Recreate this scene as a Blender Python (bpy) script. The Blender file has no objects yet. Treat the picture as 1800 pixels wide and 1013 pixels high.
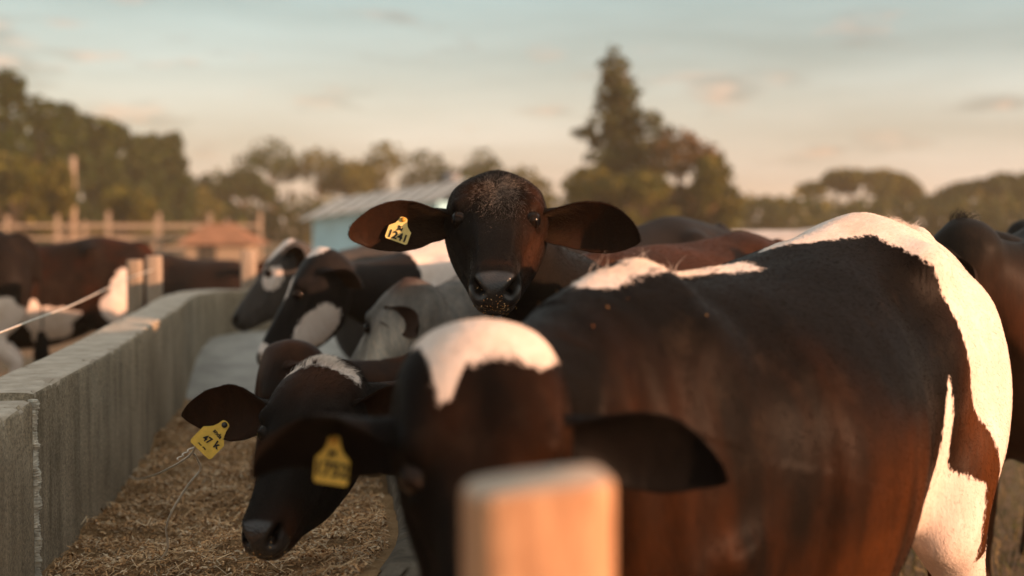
import bpy, math, random
import numpy as np
from mathutils import Vector, Matrix

random.seed(7); RNG = np.random.default_rng(11)
SC = bpy.context.scene
COL = SC.collection
R = math.radians

# ------------------------------------------------------------------ camera, world, sun, exposure
CAM_Z = 1.40
PITCH = R(2.65)
FPX = 2500.0                                   # focal length in photo pixels (50 mm on 36 mm, 1800 px)
cam = bpy.data.cameras.new('camera'); camo = bpy.data.objects.new('camera', cam); COL.objects.link(camo)
cam.lens = 50; cam.sensor_width = 36; cam.clip_start = 0.05; cam.clip_end = 4000
camo.location = (0, 0, CAM_Z); camo.rotation_euler = (math.pi / 2 - PITCH, 0, 0)
cam.dof.use_dof = True; cam.dof.focus_distance = 3.48; cam.dof.aperture_fstop = 1.8
SC.camera = camo

SUN_DIR = Vector((0.88, -0.46, 0.16)).normalized()     # towards the sun
sun = bpy.data.lights.new('sun', 'SUN'); suno = bpy.data.objects.new('sun', sun); COL.objects.link(suno)
sun.energy = 4.0; sun.angle = R(0.6); sun.color = (1.0, 0.53, 0.31)
suno.rotation_euler = SUN_DIR.to_track_quat('Z', 'Y').to_euler()

world = bpy.data.worlds.new('World'); SC.world = world; world.use_nodes = True
SC.view_settings.view_transform = 'Standard'; SC.view_settings.look = 'None'
SC.view_settings.gamma = 1; SC.view_settings.exposure = 1.22; SC.view_settings.use_curve_mapping = False
SC.cycles.volume_max_steps = 64
SC.cycles.max_bounces = 6; SC.cycles.volume_bounces = 1; SC.cycles.transparent_max_bounces = 8


def build_world():
    nt = world.node_tree; nt.nodes.clear(); N = nt.nodes.new; L = nt.links.new
    out = N('ShaderNodeOutputWorld'); bg = N('ShaderNodeBackground'); bg.inputs['Strength'].default_value = 0.10
    L(bg.outputs[0], out.inputs[0])
    sky = N('ShaderNodeTexSky'); sky.sky_type = 'NISHITA'; sky.sun_disc = False
    sky.sun_elevation = math.asin(SUN_DIR.z); sky.sun_rotation = math.atan2(SUN_DIR.x, SUN_DIR.y)
    sky.air_density = 1.2; sky.dust_density = 2.0
    tc = N('ShaderNodeTexCoord'); sep = N('ShaderNodeSeparateXYZ'); L(tc.outputs['Generated'], sep.inputs[0])
    # thin high veil of cloud: warm near the horizon, grey teal above, brightened overhead to fill the shade; the same all round
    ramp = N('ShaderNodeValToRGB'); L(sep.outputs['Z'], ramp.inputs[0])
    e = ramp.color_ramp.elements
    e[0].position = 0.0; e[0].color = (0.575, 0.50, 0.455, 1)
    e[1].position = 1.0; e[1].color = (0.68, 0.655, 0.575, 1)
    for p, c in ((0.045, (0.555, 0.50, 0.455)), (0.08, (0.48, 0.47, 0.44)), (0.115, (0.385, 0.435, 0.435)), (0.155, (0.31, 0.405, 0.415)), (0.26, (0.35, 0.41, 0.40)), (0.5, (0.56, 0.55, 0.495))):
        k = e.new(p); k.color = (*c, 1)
    # stretched streaks in the veil
    mp = N('ShaderNodeMapping'); mp.inputs['Scale'].default_value = (1.6, 1.6, 11); mp.inputs['Rotation'].default_value = (0.0, 0.10, 0)
    L(tc.outputs['Generated'], mp.inputs[0])
    n1 = N('ShaderNodeTexNoise'); n1.inputs['Scale'].default_value = 2.1; n1.inputs['Detail'].default_value = 5; n1.inputs['Roughness'].default_value = 0.5
    L(mp.outputs[0], n1.inputs[0])
    mr = N('ShaderNodeMapRange'); mr.inputs[1].default_value = 0.32; mr.inputs[2].default_value = 0.7; mr.inputs[3].default_value = 0.74; mr.inputs[4].default_value = 1.18
    L(n1.outputs[0], mr.inputs[0])
    veil = N('ShaderNodeMix'); veil.data_type = 'RGBA'; veil.blend_type = 'MULTIPLY'; veil.inputs[0].default_value = 1
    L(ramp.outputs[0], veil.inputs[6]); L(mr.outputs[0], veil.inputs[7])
    # small drifting cloudlets, grey with pink sunlit sides
    mp2 = N('ShaderNodeMapping'); mp2.inputs['Scale'].default_value = (7, 7, 30); mp2.inputs['Location'].default_value = (1.3, 0.4, 0.2)
    L(tc.outputs['Generated'], mp2.inputs[0])
    n2 = N('ShaderNodeTexNoise'); n2.inputs['Scale'].default_value = 1.5; n2.inputs['Detail'].default_value = 3; L(mp2.outputs[0], n2.inputs[0])
    m2 = N('ShaderNodeMapRange'); m2.inputs[1].default_value = 0.565; m2.inputs[2].default_value = 0.70; L(n2.outputs[0], m2.inputs[0])
    n3 = N('ShaderNodeTexNoise'); n3.inputs['Scale'].default_value = 4.0; L(mp2.outputs[0], n3.inputs[0])
    cr = N('ShaderNodeMix'); cr.data_type = 'RGBA'; cr.inputs[6].default_value = (0.25, 0.24, 0.24, 1); cr.inputs[7].default_value = (0.66, 0.39, 0.30, 1)
    m3 = N('ShaderNodeMapRange'); m3.inputs[1].default_value = 0.47; m3.inputs[2].default_value = 0.66; L(n3.outputs[0], m3.inputs[0]); L(m3.outputs[0], cr.inputs[0])
    fac = N('ShaderNodeMath'); fac.operation = 'MULTIPLY'; fac.inputs[1].default_value = 0.75; L(m2.outputs[0], fac.inputs[0])
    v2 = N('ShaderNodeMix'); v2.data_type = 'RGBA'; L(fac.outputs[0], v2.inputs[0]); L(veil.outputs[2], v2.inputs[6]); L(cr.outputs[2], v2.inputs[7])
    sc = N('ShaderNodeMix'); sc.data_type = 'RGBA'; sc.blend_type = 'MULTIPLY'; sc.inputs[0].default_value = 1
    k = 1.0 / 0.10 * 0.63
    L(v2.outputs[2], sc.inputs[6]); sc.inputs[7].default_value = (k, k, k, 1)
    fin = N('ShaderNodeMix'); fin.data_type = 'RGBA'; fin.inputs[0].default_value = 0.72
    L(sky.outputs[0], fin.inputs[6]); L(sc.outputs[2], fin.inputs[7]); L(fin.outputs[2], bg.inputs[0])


build_world()

# ------------------------------------------------------------------ helpers
_cp, _sp = math.cos(PITCH), math.sin(PITCH)


def at(px, py, D):
    """world point seen at photo pixel (px, py), D metres along the view axis"""
    x = (px - 900) / FPX * D; y = (506.5 - py) / FPX * D
    return Vector((x, D * _cp + y * _sp, CAM_Z - D * _sp + y * _cp))


def mesh_arrays(name, V, faces, smooth=True):
    """faces: list of int arrays of shape (n, k)"""
    me = bpy.data.meshes.new(name)
    V = np.asarray(V, np.float32)
    fs = [np.asarray(f, np.int32) for f in faces if len(f)]
    loops = np.concatenate([f.ravel() for f in fs]); tot = np.concatenate([np.full(len(f), f.shape[1], np.int32) for f in fs])
    me.vertices.add(len(V)); me.vertices.foreach_set('co', V.ravel())
    me.loops.add(len(loops)); me.loops.foreach_set('vertex_index', loops)
    me.polygons.add(len(tot)); st = np.zeros(len(tot), np.int32); st[1:] = np.cumsum(tot)[:-1]
    me.polygons.foreach_set('loop_start', st)
    me.update(calc_edges=True); me.validate()
    if smooth: me.shade_smooth()
    else: me.shade_flat()
    return me


def link(name, me, mat=None, parent=None, loc=None, rotz=0, **props):
    o = bpy.data.objects.new(name, me); COL.objects.link(o)
    if mat is not None and me is not None and not len(me.materials): me.materials.append(mat)
    if loc is not None: o.location = loc
    o.rotation_euler = (0, 0, rotz)
    if parent is not None: o.parent = parent
    for k, v in props.items(): o[k] = v
    return o


def fattr(me, name, arr, typ='FLOAT', dom='POINT'):
    a = me.attributes.new(name, typ, dom)
    a.data.foreach_set('color' if typ == 'FLOAT_COLOR' else 'value', np.asarray(arr, np.float32).ravel())


_perm = np.random.default_rng(3).random(4096)


def vnoise(P):
    """value noise 0..1 at points P (n,3)"""
    P = np.asarray(P, float); I = np.floor(P).astype(int); f = P - I; f = f * f * (3 - 2 * f)
    out = 0
    for dx in (0, 1):
        for dy in (0, 1):
            for dz in (0, 1):
                h = _perm[((I[:, 0] + dx) * 73 + (I[:, 1] + dy) * 1237 + (I[:, 2] + dz) * 3571) & 4095]
                w = (f[:, 0] if dx else 1 - f[:, 0]) * (f[:, 1] if dy else 1 - f[:, 1]) * (f[:, 2] if dz else 1 - f[:, 2])
                out = out + h * w
    return out


def fbm(P, s, o=3):
    P = np.asarray(P, float); a = 0; w = 0
    for i in range(o):
        a = a + vnoise(P * s * 2 ** i + 17.3 * i) * 0.5 ** i; w += 0.5 ** i
    return a / w - 0.5


def unit(v):
    v = np.asarray(v, float); return v / np.linalg.norm(v)


def catmull(K, n):
    """resample rows of K (k, c) with a Catmull-Rom spline"""
    K = np.asarray(K, float); k = len(K)
    t = np.linspace(0, k - 1 - 1e-9, n); i = t.astype(int); f = (t - i)[:, None]
    g = lambda j: K[np.clip(j, 0, k - 1)]
    p0, p1, p2, p3 = g(i - 1), g(i), g(i + 1), g(i + 2)
    return 0.5 * (2 * p1 + (p2 - p0) * f + (2 * p0 - 5 * p1 + 4 * p2 - p3) * f ** 2 + (3 * p1 - p0 - 3 * p2 + p3) * f ** 3)


class Geo:
    """collects vertices and quads / tris"""
    def __init__(s): s.V = []; s.Q = []; s.T = []; s.n = 0
    def add(s, V, Q=(), T=()):
        V = np.asarray(V, float)
        if len(Q): s.Q.append(np.asarray(Q, int) + s.n)
        if len(T): s.T.append(np.asarray(T, int) + s.n)
        s.V.append(V); s.n += len(V)
    def arrays(s):
        V = np.concatenate(s.V)
        return V, [x for x in ((np.concatenate(s.Q) if s.Q else np.zeros((0, 4), int)), (np.concatenate(s.T) if s.T else np.zeros((0, 3), int))) if len(x)]
    def mesh(s, name, smooth=True):
        V, F = s.arrays(); return mesh_arrays(name, V, F, smooth)
    def tube_grid(s, rings, cap=True):
        """rings (n, m, 3) closed around m"""
        n, m = rings.shape[:2]
        i = np.arange(n - 1)[:, None] * m; j = np.arange(m)[None, :]; j2 = (j + 1) % m
        Q = np.stack([i + j, i + j2, i + m + j2, i + m + j], -1).reshape(-1, 4)
        V = rings.reshape(-1, 3)
        T = []
        if cap:
            V = np.concatenate([V, rings[0].mean(0)[None], rings[-1].mean(0)[None]])
            a = np.arange(m); b = (a + 1) % m
            T = np.concatenate([np.stack([b, a, np.full(m, n * m)], -1), np.stack([a + (n - 1) * m, b + (n - 1) * m, np.full(m, n * m + 1)], -1)])
        s.add(V, Q, T)
    def tube(s, pts, rad, m=8, cap=True):
        pts = np.asarray(pts, float); n = len(pts); rad = np.broadcast_to(np.asarray(rad, float), (n,))
        t = np.gradient(pts, axis=0); t /= np.linalg.norm(t, axis=1)[:, None] + 1e-12
        ref = np.array([0, 0, 1.0]) if abs(t[:, 2]).mean() < 0.8 else np.array([1.0, 0, 0])
        a = np.cross(t, ref); a /= np.linalg.norm(a, axis=1)[:, None] + 1e-12; b = np.cross(t, a)
        th = np.linspace(0, 2 * math.pi, m, endpoint=False)
        s.tube_grid(pts[:, None] + rad[:, None, None] * (np.cos(th)[None, :, None] * a[:, None] + np.sin(th)[None, :, None] * b[:, None]), cap)
    def box(s, c, d, rz=0.0):
        c = np.asarray(c, float); d = np.asarray(d, float) / 2
        v = np.array([[x, y, z] for x in (-1, 1) for y in (-1, 1) for z in (-1, 1)]) * d
        ca, sa = math.cos(rz), math.sin(rz); v = np.stack([v[:, 0] * ca - v[:, 1] * sa, v[:, 0] * sa + v[:, 1] * ca, v[:, 2]], -1) + c
        s.add(v, [[0, 1, 3, 2], [4, 6, 7, 5], [0, 4, 5, 1], [2, 3, 7, 6], [0, 2, 6, 4], [1, 5, 7, 3]])
    def ellipsoid(s, c, r, n=12, m=16):
        th = np.linspace(0.02, math.pi - 0.02, n)[:, None]; ph = np.linspace(0, 2 * math.pi, m, endpoint=False)[None]
        g = np.stack([np.sin(th) * np.cos(ph), np.sin(th) * np.sin(ph), np.cos(th) + 0 * ph], -1) * np.asarray(r, float) + np.asarray(c, float)
        s.tube_grid(g[::-1])


def loft(G, rows, n, m):
    """rows: cx cy cz  tx ty tz  ux uy uz  hw ht hb pt pb  (section centre, tangent, up, half width, top, bottom, exponents)"""
    S = catmull(rows, n)
    c = S[:, 0:3]; T = S[:, 3:6]; T = T / np.linalg.norm(T, axis=1)[:, None]
    U = S[:, 6:9]; U = U - (U * T).sum(1)[:, None] * T; U /= np.linalg.norm(U, axis=1)[:, None]
    W = np.cross(U, T)
    th = np.linspace(0, 2 * math.pi, m, endpoint=False); co = np.cos(th)[None]; si = np.sin(th)[None]
    p = np.where(si > 0, S[:, 12:13], S[:, 13:14])
    x = S[:, 9:10] * np.sign(co) * np.abs(co) ** (2 / p); y = np.where(si > 0, S[:, 10:11], S[:, 11:12]) * np.sign(si) * np.abs(si) ** (2 / p)
    G.tube_grid(c[:, None] + x[..., None] * W[:, None] + y[..., None] * U[:, None])


# ------------------------------------------------------------------ materials
def new_mat(name):
    m = bpy.data.materials.new(name); m.use_nodes = True; nt = m.node_tree
    b = nt.nodes['Principled BSDF']
    return m, nt, b


def nd(nt, typ, ins=None, **kw):
    n = nt.nodes.new(typ)
    for k, v in kw.items(): setattr(n, k, v)
    for k, v in (ins or {}).items():
        if isinstance(v, bpy.types.NodeSocket): nt.links.new(v, n.inputs[k])
        else: n.inputs[k].default_value = v
    return n


def noise(nt, vec, scale, detail=4, rough=0.55, stretch=None):
    if stretch:
        mp = nd(nt, 'ShaderNodeMapping', {0: vec}); mp.inputs['Scale'].default_value = stretch; vec = mp.outputs[0]
    return nd(nt, 'ShaderNodeTexNoise', {'Vector': vec, 'Scale': scale, 'Detail': detail, 'Roughness': rough}).outputs[0]


def rng(nt, v, a, b, c=0.0, d=1.0):
    return nd(nt, 'ShaderNodeMapRange', {0: v, 1: a, 2: b, 3: c, 4: d}).outputs[0]


def mixc(nt, f, a, b, blend='MIX'):
    n = nd(nt, 'ShaderNodeMix', data_type='RGBA', blend_type=blend)
    for i, v in ((0, f), (6, a), (7, b)):
        if isinstance(v, bpy.types.NodeSocket): nt.links.new(v, n.inputs[i])
        else: n.inputs[i].default_value = v if i == 0 else ((*v, 1) if len(v) == 3 else v)
    return n.outputs[2]


def mth(nt, op, a, b=0.0):
    n = nd(nt, 'ShaderNodeMath', operation=op)
    for i, v in ((0, a), (1, b)):
        if isinstance(v, bpy.types.NodeSocket): nt.links.new(v, n.inputs[i])
        else: n.inputs[i].default_value = v
    return n.outputs[0]


def bump(nt, b, h, dist, strength=1.0):
    n = nd(nt, 'ShaderNodeBump', {'Height': h, 'Distance': dist, 'Strength': strength}); nt.links.new(n.outputs[0], b.inputs['Normal'])


def m_coat():
    m, nt, b = new_mat('cow_coat'); L = nt.links.new
    oc = nd(nt, 'ShaderNodeTexCoord').outputs['Object']
    coat = nd(nt, 'ShaderNodeAttribute', attribute_name='coat').outputs['Color']
    patch = nd(nt, 'ShaderNodeAttribute', attribute_name='patch').outputs['Fac']
    bare = nd(nt, 'ShaderNodeAttribute', attribute_name='bare').outputs['Fac']
    ragged = mth(nt, 'MULTIPLY', mth(nt, 'SUBTRACT', noise(nt, oc, 60, 5, 0.7, (1.3, 1.3, 0.6)), 0.5), 0.05)
    f = rng(nt, mth(nt, 'ADD', patch, ragged), -0.003, 0.003)
    strands = noise(nt, oc, 22, 5, 0.65, (1.0, 2.2, 0.35))
    fine = noise(nt, oc, 170, 3, 0.6, (0.5, 1.0, 0.25))
    dark = mixc(nt, rng(nt, strands, 0.3, 0.75), coat, mixc(nt, 1.0, coat, (1.6, 1.45, 1.35), 'MULTIPLY'))
    dark = mixc(nt, rng(nt, fine, 0.42, 0.8, 0, 0.6), dark, mixc(nt, 1.0, dark, (1.6, 1.45, 1.35), 'MULTIPLY'))
    wh = mixc(nt, rng(nt, strands, 0.35, 0.7), (0.66, 0.55, 0.49), (0.76, 0.67, 0.62))
    wh = mixc(nt, rng(nt, noise(nt, oc, 7, 6, 0.65), 0.50, 0.72, 0, 0.6), wh, (0.54, 0.42, 0.33))
    wh = mixc(nt, rng(nt, fine, 0.35, 0.8, 0, 0.35), wh, (0.50, 0.42, 0.36))
    dark = mixc(nt, rng(nt, noise(nt, oc, 5.5, 7, 0.72), 0.56, 0.74, 0, 0.30), dark, (0.055, 0.038, 0.026))
    c = mixc(nt, f, dark, wh)
    c = mixc(nt, bare, c, mixc(nt, rng(nt, noise(nt, oc, 45), 0.4, 0.7), (0.016, 0.015, 0.016), (0.030, 0.026, 0.025)))
    L(c, b.inputs['Base Color'])
    L(rng(nt, bare, 0, 1, 0.46, 0.28), b.inputs['Roughness'])
    L(rng(nt, bare, 0, 1, 0.035, 0.55), b.inputs['Specular IOR Level'])
    b.inputs['Sheen Weight'].default_value = 0.0; b.inputs['Sheen Roughness'].default_value = 0.4; b.inputs['Sheen Tint'].default_value = (0.8, 0.6, 0.45, 1)
    h = mth(nt, 'ADD', mth(nt, 'MULTIPLY', strands, 0.6), mth(nt, 'MULTIPLY', fine, 0.4))
    pores = nd(nt, 'ShaderNodeTexVoronoi', {'Vector': oc, 'Scale': 190.0}).outputs[0]
    hh = nd(nt, 'ShaderNodeMix', {0: bare, 2: h, 3: mth(nt, 'MULTIPLY', pores, 0.35)}).outputs[0]
    bump(nt, b, hh, 0.004, 0.6)
    return m


def m_hair():
    m, nt, b = new_mat('cow_hair')
    c = nd(nt, 'ShaderNodeAttribute', attribute_name='hcol').outputs['Color']
    nt.links.new(c, b.inputs['Base Color']); b.inputs['Roughness'].default_value = 0.5; b.inputs['Specular IOR Level'].default_value = 0.06
    return m


def m_simple(name, col, rough=0.6, spec=0.5, var=0.25, scale=8.0, bmp=0.0, metal=0.0):
    m, nt, b = new_mat(name); oc = nd(nt, 'ShaderNodeTexCoord').outputs['Object']
    n = noise(nt, oc, scale, 5, 0.6)
    c = mixc(nt, rng(nt, n, 0.3, 0.7), tuple(x * (1 - var) for x in col), tuple(min(1, x * (1 + var)) for x in col))
    nt.links.new(c, b.inputs['Base Color']); b.inputs['Roughness'].default_value = rough; b.inputs['Specular IOR Level'].default_value = spec; b.inputs['Metallic'].default_value = metal
    if bmp: bump(nt, b, n, bmp, 0.7)
    return m


def m_concrete():
    m, nt, b = new_mat('weathered_concrete'); tc = nd(nt, 'ShaderNodeTexCoord').outputs['Object']
    big = noise(nt, tc, 2.2, 4, 0.6)
    streak = noise(nt, tc, 4.0, 6, 0.72, (2.4, 2.4, 0.30)); streak2 = noise(nt, tc, 16, 4, 0.6, (2.5, 2.5, 0.14))
    grit = noise(nt, tc, 120, 5, 0.75)
    c = mixc(nt, rng(nt, big, 0.3, 0.7), (0.28, 0.235, 0.170), (0.45, 0.385, 0.29))
    c = mixc(nt, mth(nt, 'MULTIPLY', rng(nt, streak, 0.40, 0.66, 0, 0.75), rng(nt, noise(nt, tc, 3.0, 5, 0.65), 0.36, 0.58)), c, (0.095, 0.078, 0.052))
    c = mixc(nt, rng(nt, streak2, 0.62, 0.70, 0, 0.8), c, (0.46, 0.42, 0.35))
    c = mixc(nt, rng(nt, grit, 0.36, 0.66), mixc(nt, 1.0, c, (0.45, 0.45, 0.45), 'MULTIPLY'), mixc(nt, 1.0, c, (1.35, 1.32, 1.28), 'MULTIPLY'))
    # upper side lit pale, put into the colour
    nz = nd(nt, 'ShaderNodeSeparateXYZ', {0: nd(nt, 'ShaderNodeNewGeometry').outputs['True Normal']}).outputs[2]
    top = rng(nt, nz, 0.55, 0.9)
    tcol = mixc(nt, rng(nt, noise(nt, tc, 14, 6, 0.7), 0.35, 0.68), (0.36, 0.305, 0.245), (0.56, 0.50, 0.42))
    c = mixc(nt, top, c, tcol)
    nt.links.new(c, b.inputs['Base Color']); b.inputs['Roughness'].default_value = 0.9; b.inputs['Specular IOR Level'].default_value = 0.2
    bump(nt, b, mth(nt, 'ADD', mth(nt, 'MULTIPLY', grit, 0.5), noise(nt, tc, 40, 5, 0.7)), 0.006, 0.8)
    return m


def m_wood(name, a, c2, stretch=(6, 6, 0.5), scale=7.0, rough=0.75):
    m, nt, b = new_mat(name); oc = nd(nt, 'ShaderNodeTexCoord').outputs['Object']
    g = noise(nt, oc, scale, 6, 0.65, stretch); f = noise(nt, oc, scale * 5, 4, 0.6, stretch)
    c = mixc(nt, rng(nt, g, 0.3, 0.7), a, c2); c = mixc(nt, rng(nt, f, 0.55, 0.75, 0, 0.5), c, tuple(x * 0.5 for x in a)); c = mixc(nt, rng(nt, noise(nt, oc, scale * 1.4, 4, 0.6), 0.52, 0.7, 0, 0.55), c, tuple(x * 0.7 for x in a))
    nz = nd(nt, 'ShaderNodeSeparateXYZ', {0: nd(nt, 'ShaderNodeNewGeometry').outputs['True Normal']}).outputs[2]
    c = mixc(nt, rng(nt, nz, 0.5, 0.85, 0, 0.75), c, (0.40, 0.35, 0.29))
    nt.links.new(c, b.inputs['Base Color']); b.inputs['Roughness'].default_value = rough
    bump(nt, b, mth(nt, 'ADD', g, f), 0.003, 0.6)
    return m


def m_ground():
    m, nt, b = new_mat('dry_earth'); oc = nd(nt, 'ShaderNodeTexCoord').outputs['Object']
    a = noise(nt, oc, 0.35, 6, 0.6); d = noise(nt, oc, 5, 6, 0.7); gr = noise(nt, oc, 0.12, 3, 0.5)
    c = mixc(nt, rng(nt, a, 0.3, 0.7), (0.16, 0.105, 0.062), (0.30, 0.20, 0.125))
    c = mixc(nt, rng(nt, d, 0.45, 0.7, 0, 0.6), c, (0.11, 0.08, 0.045))
    c = mixc(nt, rng(nt, gr, 0.52, 0.66, 0, 0.6), c, (0.10, 0.088, 0.035))
    nt.links.new(c, b.inputs['Base Color']); b.inputs['Roughness'].default_value = 0.95; b.inputs['Specular IOR Level'].default_value = 0.1
    bump(nt, b, d, 0.05, 0.8)
    return m


def m_attr(name, attr, rough=0.8, spec=0.2, trans=0.0):
    m, nt, b = new_mat(name)
    c = nd(nt, 'ShaderNodeAttribute', attribute_name=attr).outputs['Color']
    nt.links.new(c, b.inputs['Base Color']); b.inputs['Roughness'].default_value = rough; b.inputs['Specular IOR Level'].default_value = spec
    if trans:
        t = nd(nt, 'ShaderNodeBsdfTranslucent', {0: c}); mx = nd(nt, 'ShaderNodeMixShader', {0: trans, 1: b.outputs[0], 2: t.outputs[0]})
        nt.links.new(mx.outputs[0], nt.nodes['Material Output'].inputs[0])
    return m


def m_feed():
    m, nt, b = new_mat('silage'); oc = nd(nt, 'ShaderNodeTexCoord').outputs['Object']
    a = noise(nt, oc, 9, 6, 0.7); d = noise(nt, oc, 70, 4, 0.7, (1, 1.6, 1))
    c = mixc(nt, rng(nt, a, 0.3, 0.7), (0.22, 0.125, 0.055), (0.48, 0.31, 0.16)); c = mixc(nt, rng(nt, d, 0.4, 0.7), c, (0.40, 0.26, 0.14))
    nt.links.new(c, b.inputs['Base Color']); b.inputs['Roughness'].default_value = 0.95; b.inputs['Specular IOR Level'].default_value = 0.1
    bump(nt, b, mth(nt, 'ADD', a, d), 0.02, 1.0)
    return m


M = dict(
    coat=m_coat(), hair=m_hair(), concrete=m_concrete(), ground=m_ground(), feed=m_feed(),
    oldconcrete=m_simple('stained_concrete', (0.13, 0.11, 0.085), 0.9, 0.2, 0.5, 14, 0.01),  # darker mottled concrete for the low front curb
    mortar=m_simple('pale_mortar', (0.60, 0.56, 0.48), 0.9, 0.2, 0.35, 40, 0.01),
    floor=m_simple('bare_trough_floor', (0.34, 0.335, 0.31), 0.75, 0.3, 0.25, 6, 0.004),
    post=m_wood('sawn_post', (0.36, 0.17, 0.08), (0.62, 0.36, 0.20), (5, 5, 0.7), 9.0),
    oldwood=m_wood('grey_weathered_wood', (0.24, 0.18, 0.125), (0.40, 0.32, 0.24)),
    palewood=m_wood('pale_fence_wood', (0.26, 0.20, 0.15), (0.40, 0.32, 0.245)),
    wire=m_simple('galvanised_wire', (0.66, 0.60, 0.52), 0.5, 0.5, 0.2, 30, 0, 0.4),
    bark=m_wood('bark', (0.06, 0.045, 0.032), (0.13, 0.095, 0.065), (4, 4, 0.5), 3.0, 0.9),
    leaf=m_attr('foliage', 'leafcol', 0.6, 0.25, 0.25), strand=m_attr('feed_strand', 'scol', 0.85, 0.2),
    grass=m_attr('grass_blade', 'scol', 0.7, 0.2, 0.2),
    blue=m_simple('pale_blue_paint', (0.30, 0.55, 0.68), 0.7, 0.3, 0.12, 2.5),
    roof=m_simple('pale_sheet_roof', (0.60, 0.55, 0.50), 0.5, 0.4, 0.12, 2.0),
    rust=m_simple('rusty_sheet', (0.26, 0.13, 0.075), 0.8, 0.2, 0.3, 2.0),
    darkopen=m_simple('dark_doorway_paint', (0.05, 0.045, 0.04), 0.9, 0.2, 0.1),
    tank=m_simple('grey_blue_tank', (0.15, 0.17, 0.19), 0.5, 0.4, 0.15, 3),
    tag=m_simple('yellow_tag_plastic', (0.74, 0.47, 0.06), 0.42, 0.5, 0.16, 45),
    tagpale=m_simple('pale_yellow_tag_plastic', (0.80, 0.62, 0.22), 0.42, 0.5, 0.14, 45),
    ink=m_simple('black_ink', (0.012, 0.012, 0.012), 0.6, 0.3, 0.1),
    stud=m_simple('amber_stud', (0.62, 0.30, 0.03), 0.4, 0.5, 0.2, 60),
    studdark=m_simple('dark_stud', (0.02, 0.02, 0.02), 0.4, 0.5, 0.2, 60),
)


def m_eye():
    m, nt, b = new_mat('cow_eye'); g = nd(nt, 'ShaderNodeAttribute', attribute_name='iris').outputs['Fac']
    cr = nd(nt, 'ShaderNodeValToRGB', {0: g}); e = cr.color_ramp.elements
    e[0].position = 0.0; e[0].color = (0.003, 0.003, 0.004, 1); e[1].position = 1.0; e[1].color = (0.008, 0.006, 0.005, 1)
    for p, c in ((0.34, (0.003, 0.003, 0.004, 1)), (0.40, (0.006, 0.004, 0.003, 1)), (0.72, (0.010, 0.006, 0.004, 1)), (0.80, (0.008, 0.006, 0.005, 1))):
        k = e.new(p); k.color = c
    nt.links.new(cr.outputs[0], b.inputs['Base Color']); b.inputs['Roughness'].default_value = 0.12; b.inputs['Specular IOR Level'].default_value = 0.14; b.inputs['Coat Weight'].default_value = 0.0; b.inputs['Coat Roughness'].default_value = 0.02
    return m


M['eye'] = m_eye()

# ------------------------------------------------------------------ the setting
g = Geo(); n = 120
xs = np.concatenate([np.linspace(-320, -30, 12), np.linspace(-28, 28, 90), np.linspace(30, 320, 12)])
ys = np.concatenate([np.linspace(-60, -2, 8), np.linspace(-1, 45, 90), np.linspace(48, 520, 20)])
X, Y = np.meshgrid(xs, ys); Z = fbm(np.stack([X.ravel() * 0.7, Y.ravel() * 0.7, 0 * X.ravel()], -1), 1, 3).reshape(X.shape) * 0.08 - 0.03
Z = np.where((abs(X) < 28) & (Y < 45), Z, -0.03)
i = (np.arange(len(ys) - 1)[:, None] * len(xs) + np.arange(len(xs) - 1)[None]).ravel()
g.add(np.stack([X, Y, Z], -1).reshape(-1, 3), np.stack([i, i + 1, i + 1 + len(xs), i + len(xs)], -1))
link('ground', g.mesh('ground'), M['ground'], kind='structure')

# --- feed trough: tall back wall of panels, curved far end, low front curb
trough = link('feed_trough', None, loc=(0, 0, 0), label='long weathered concrete feed trough with cracked back wall curving round at its far end', category='feed trough')


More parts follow.
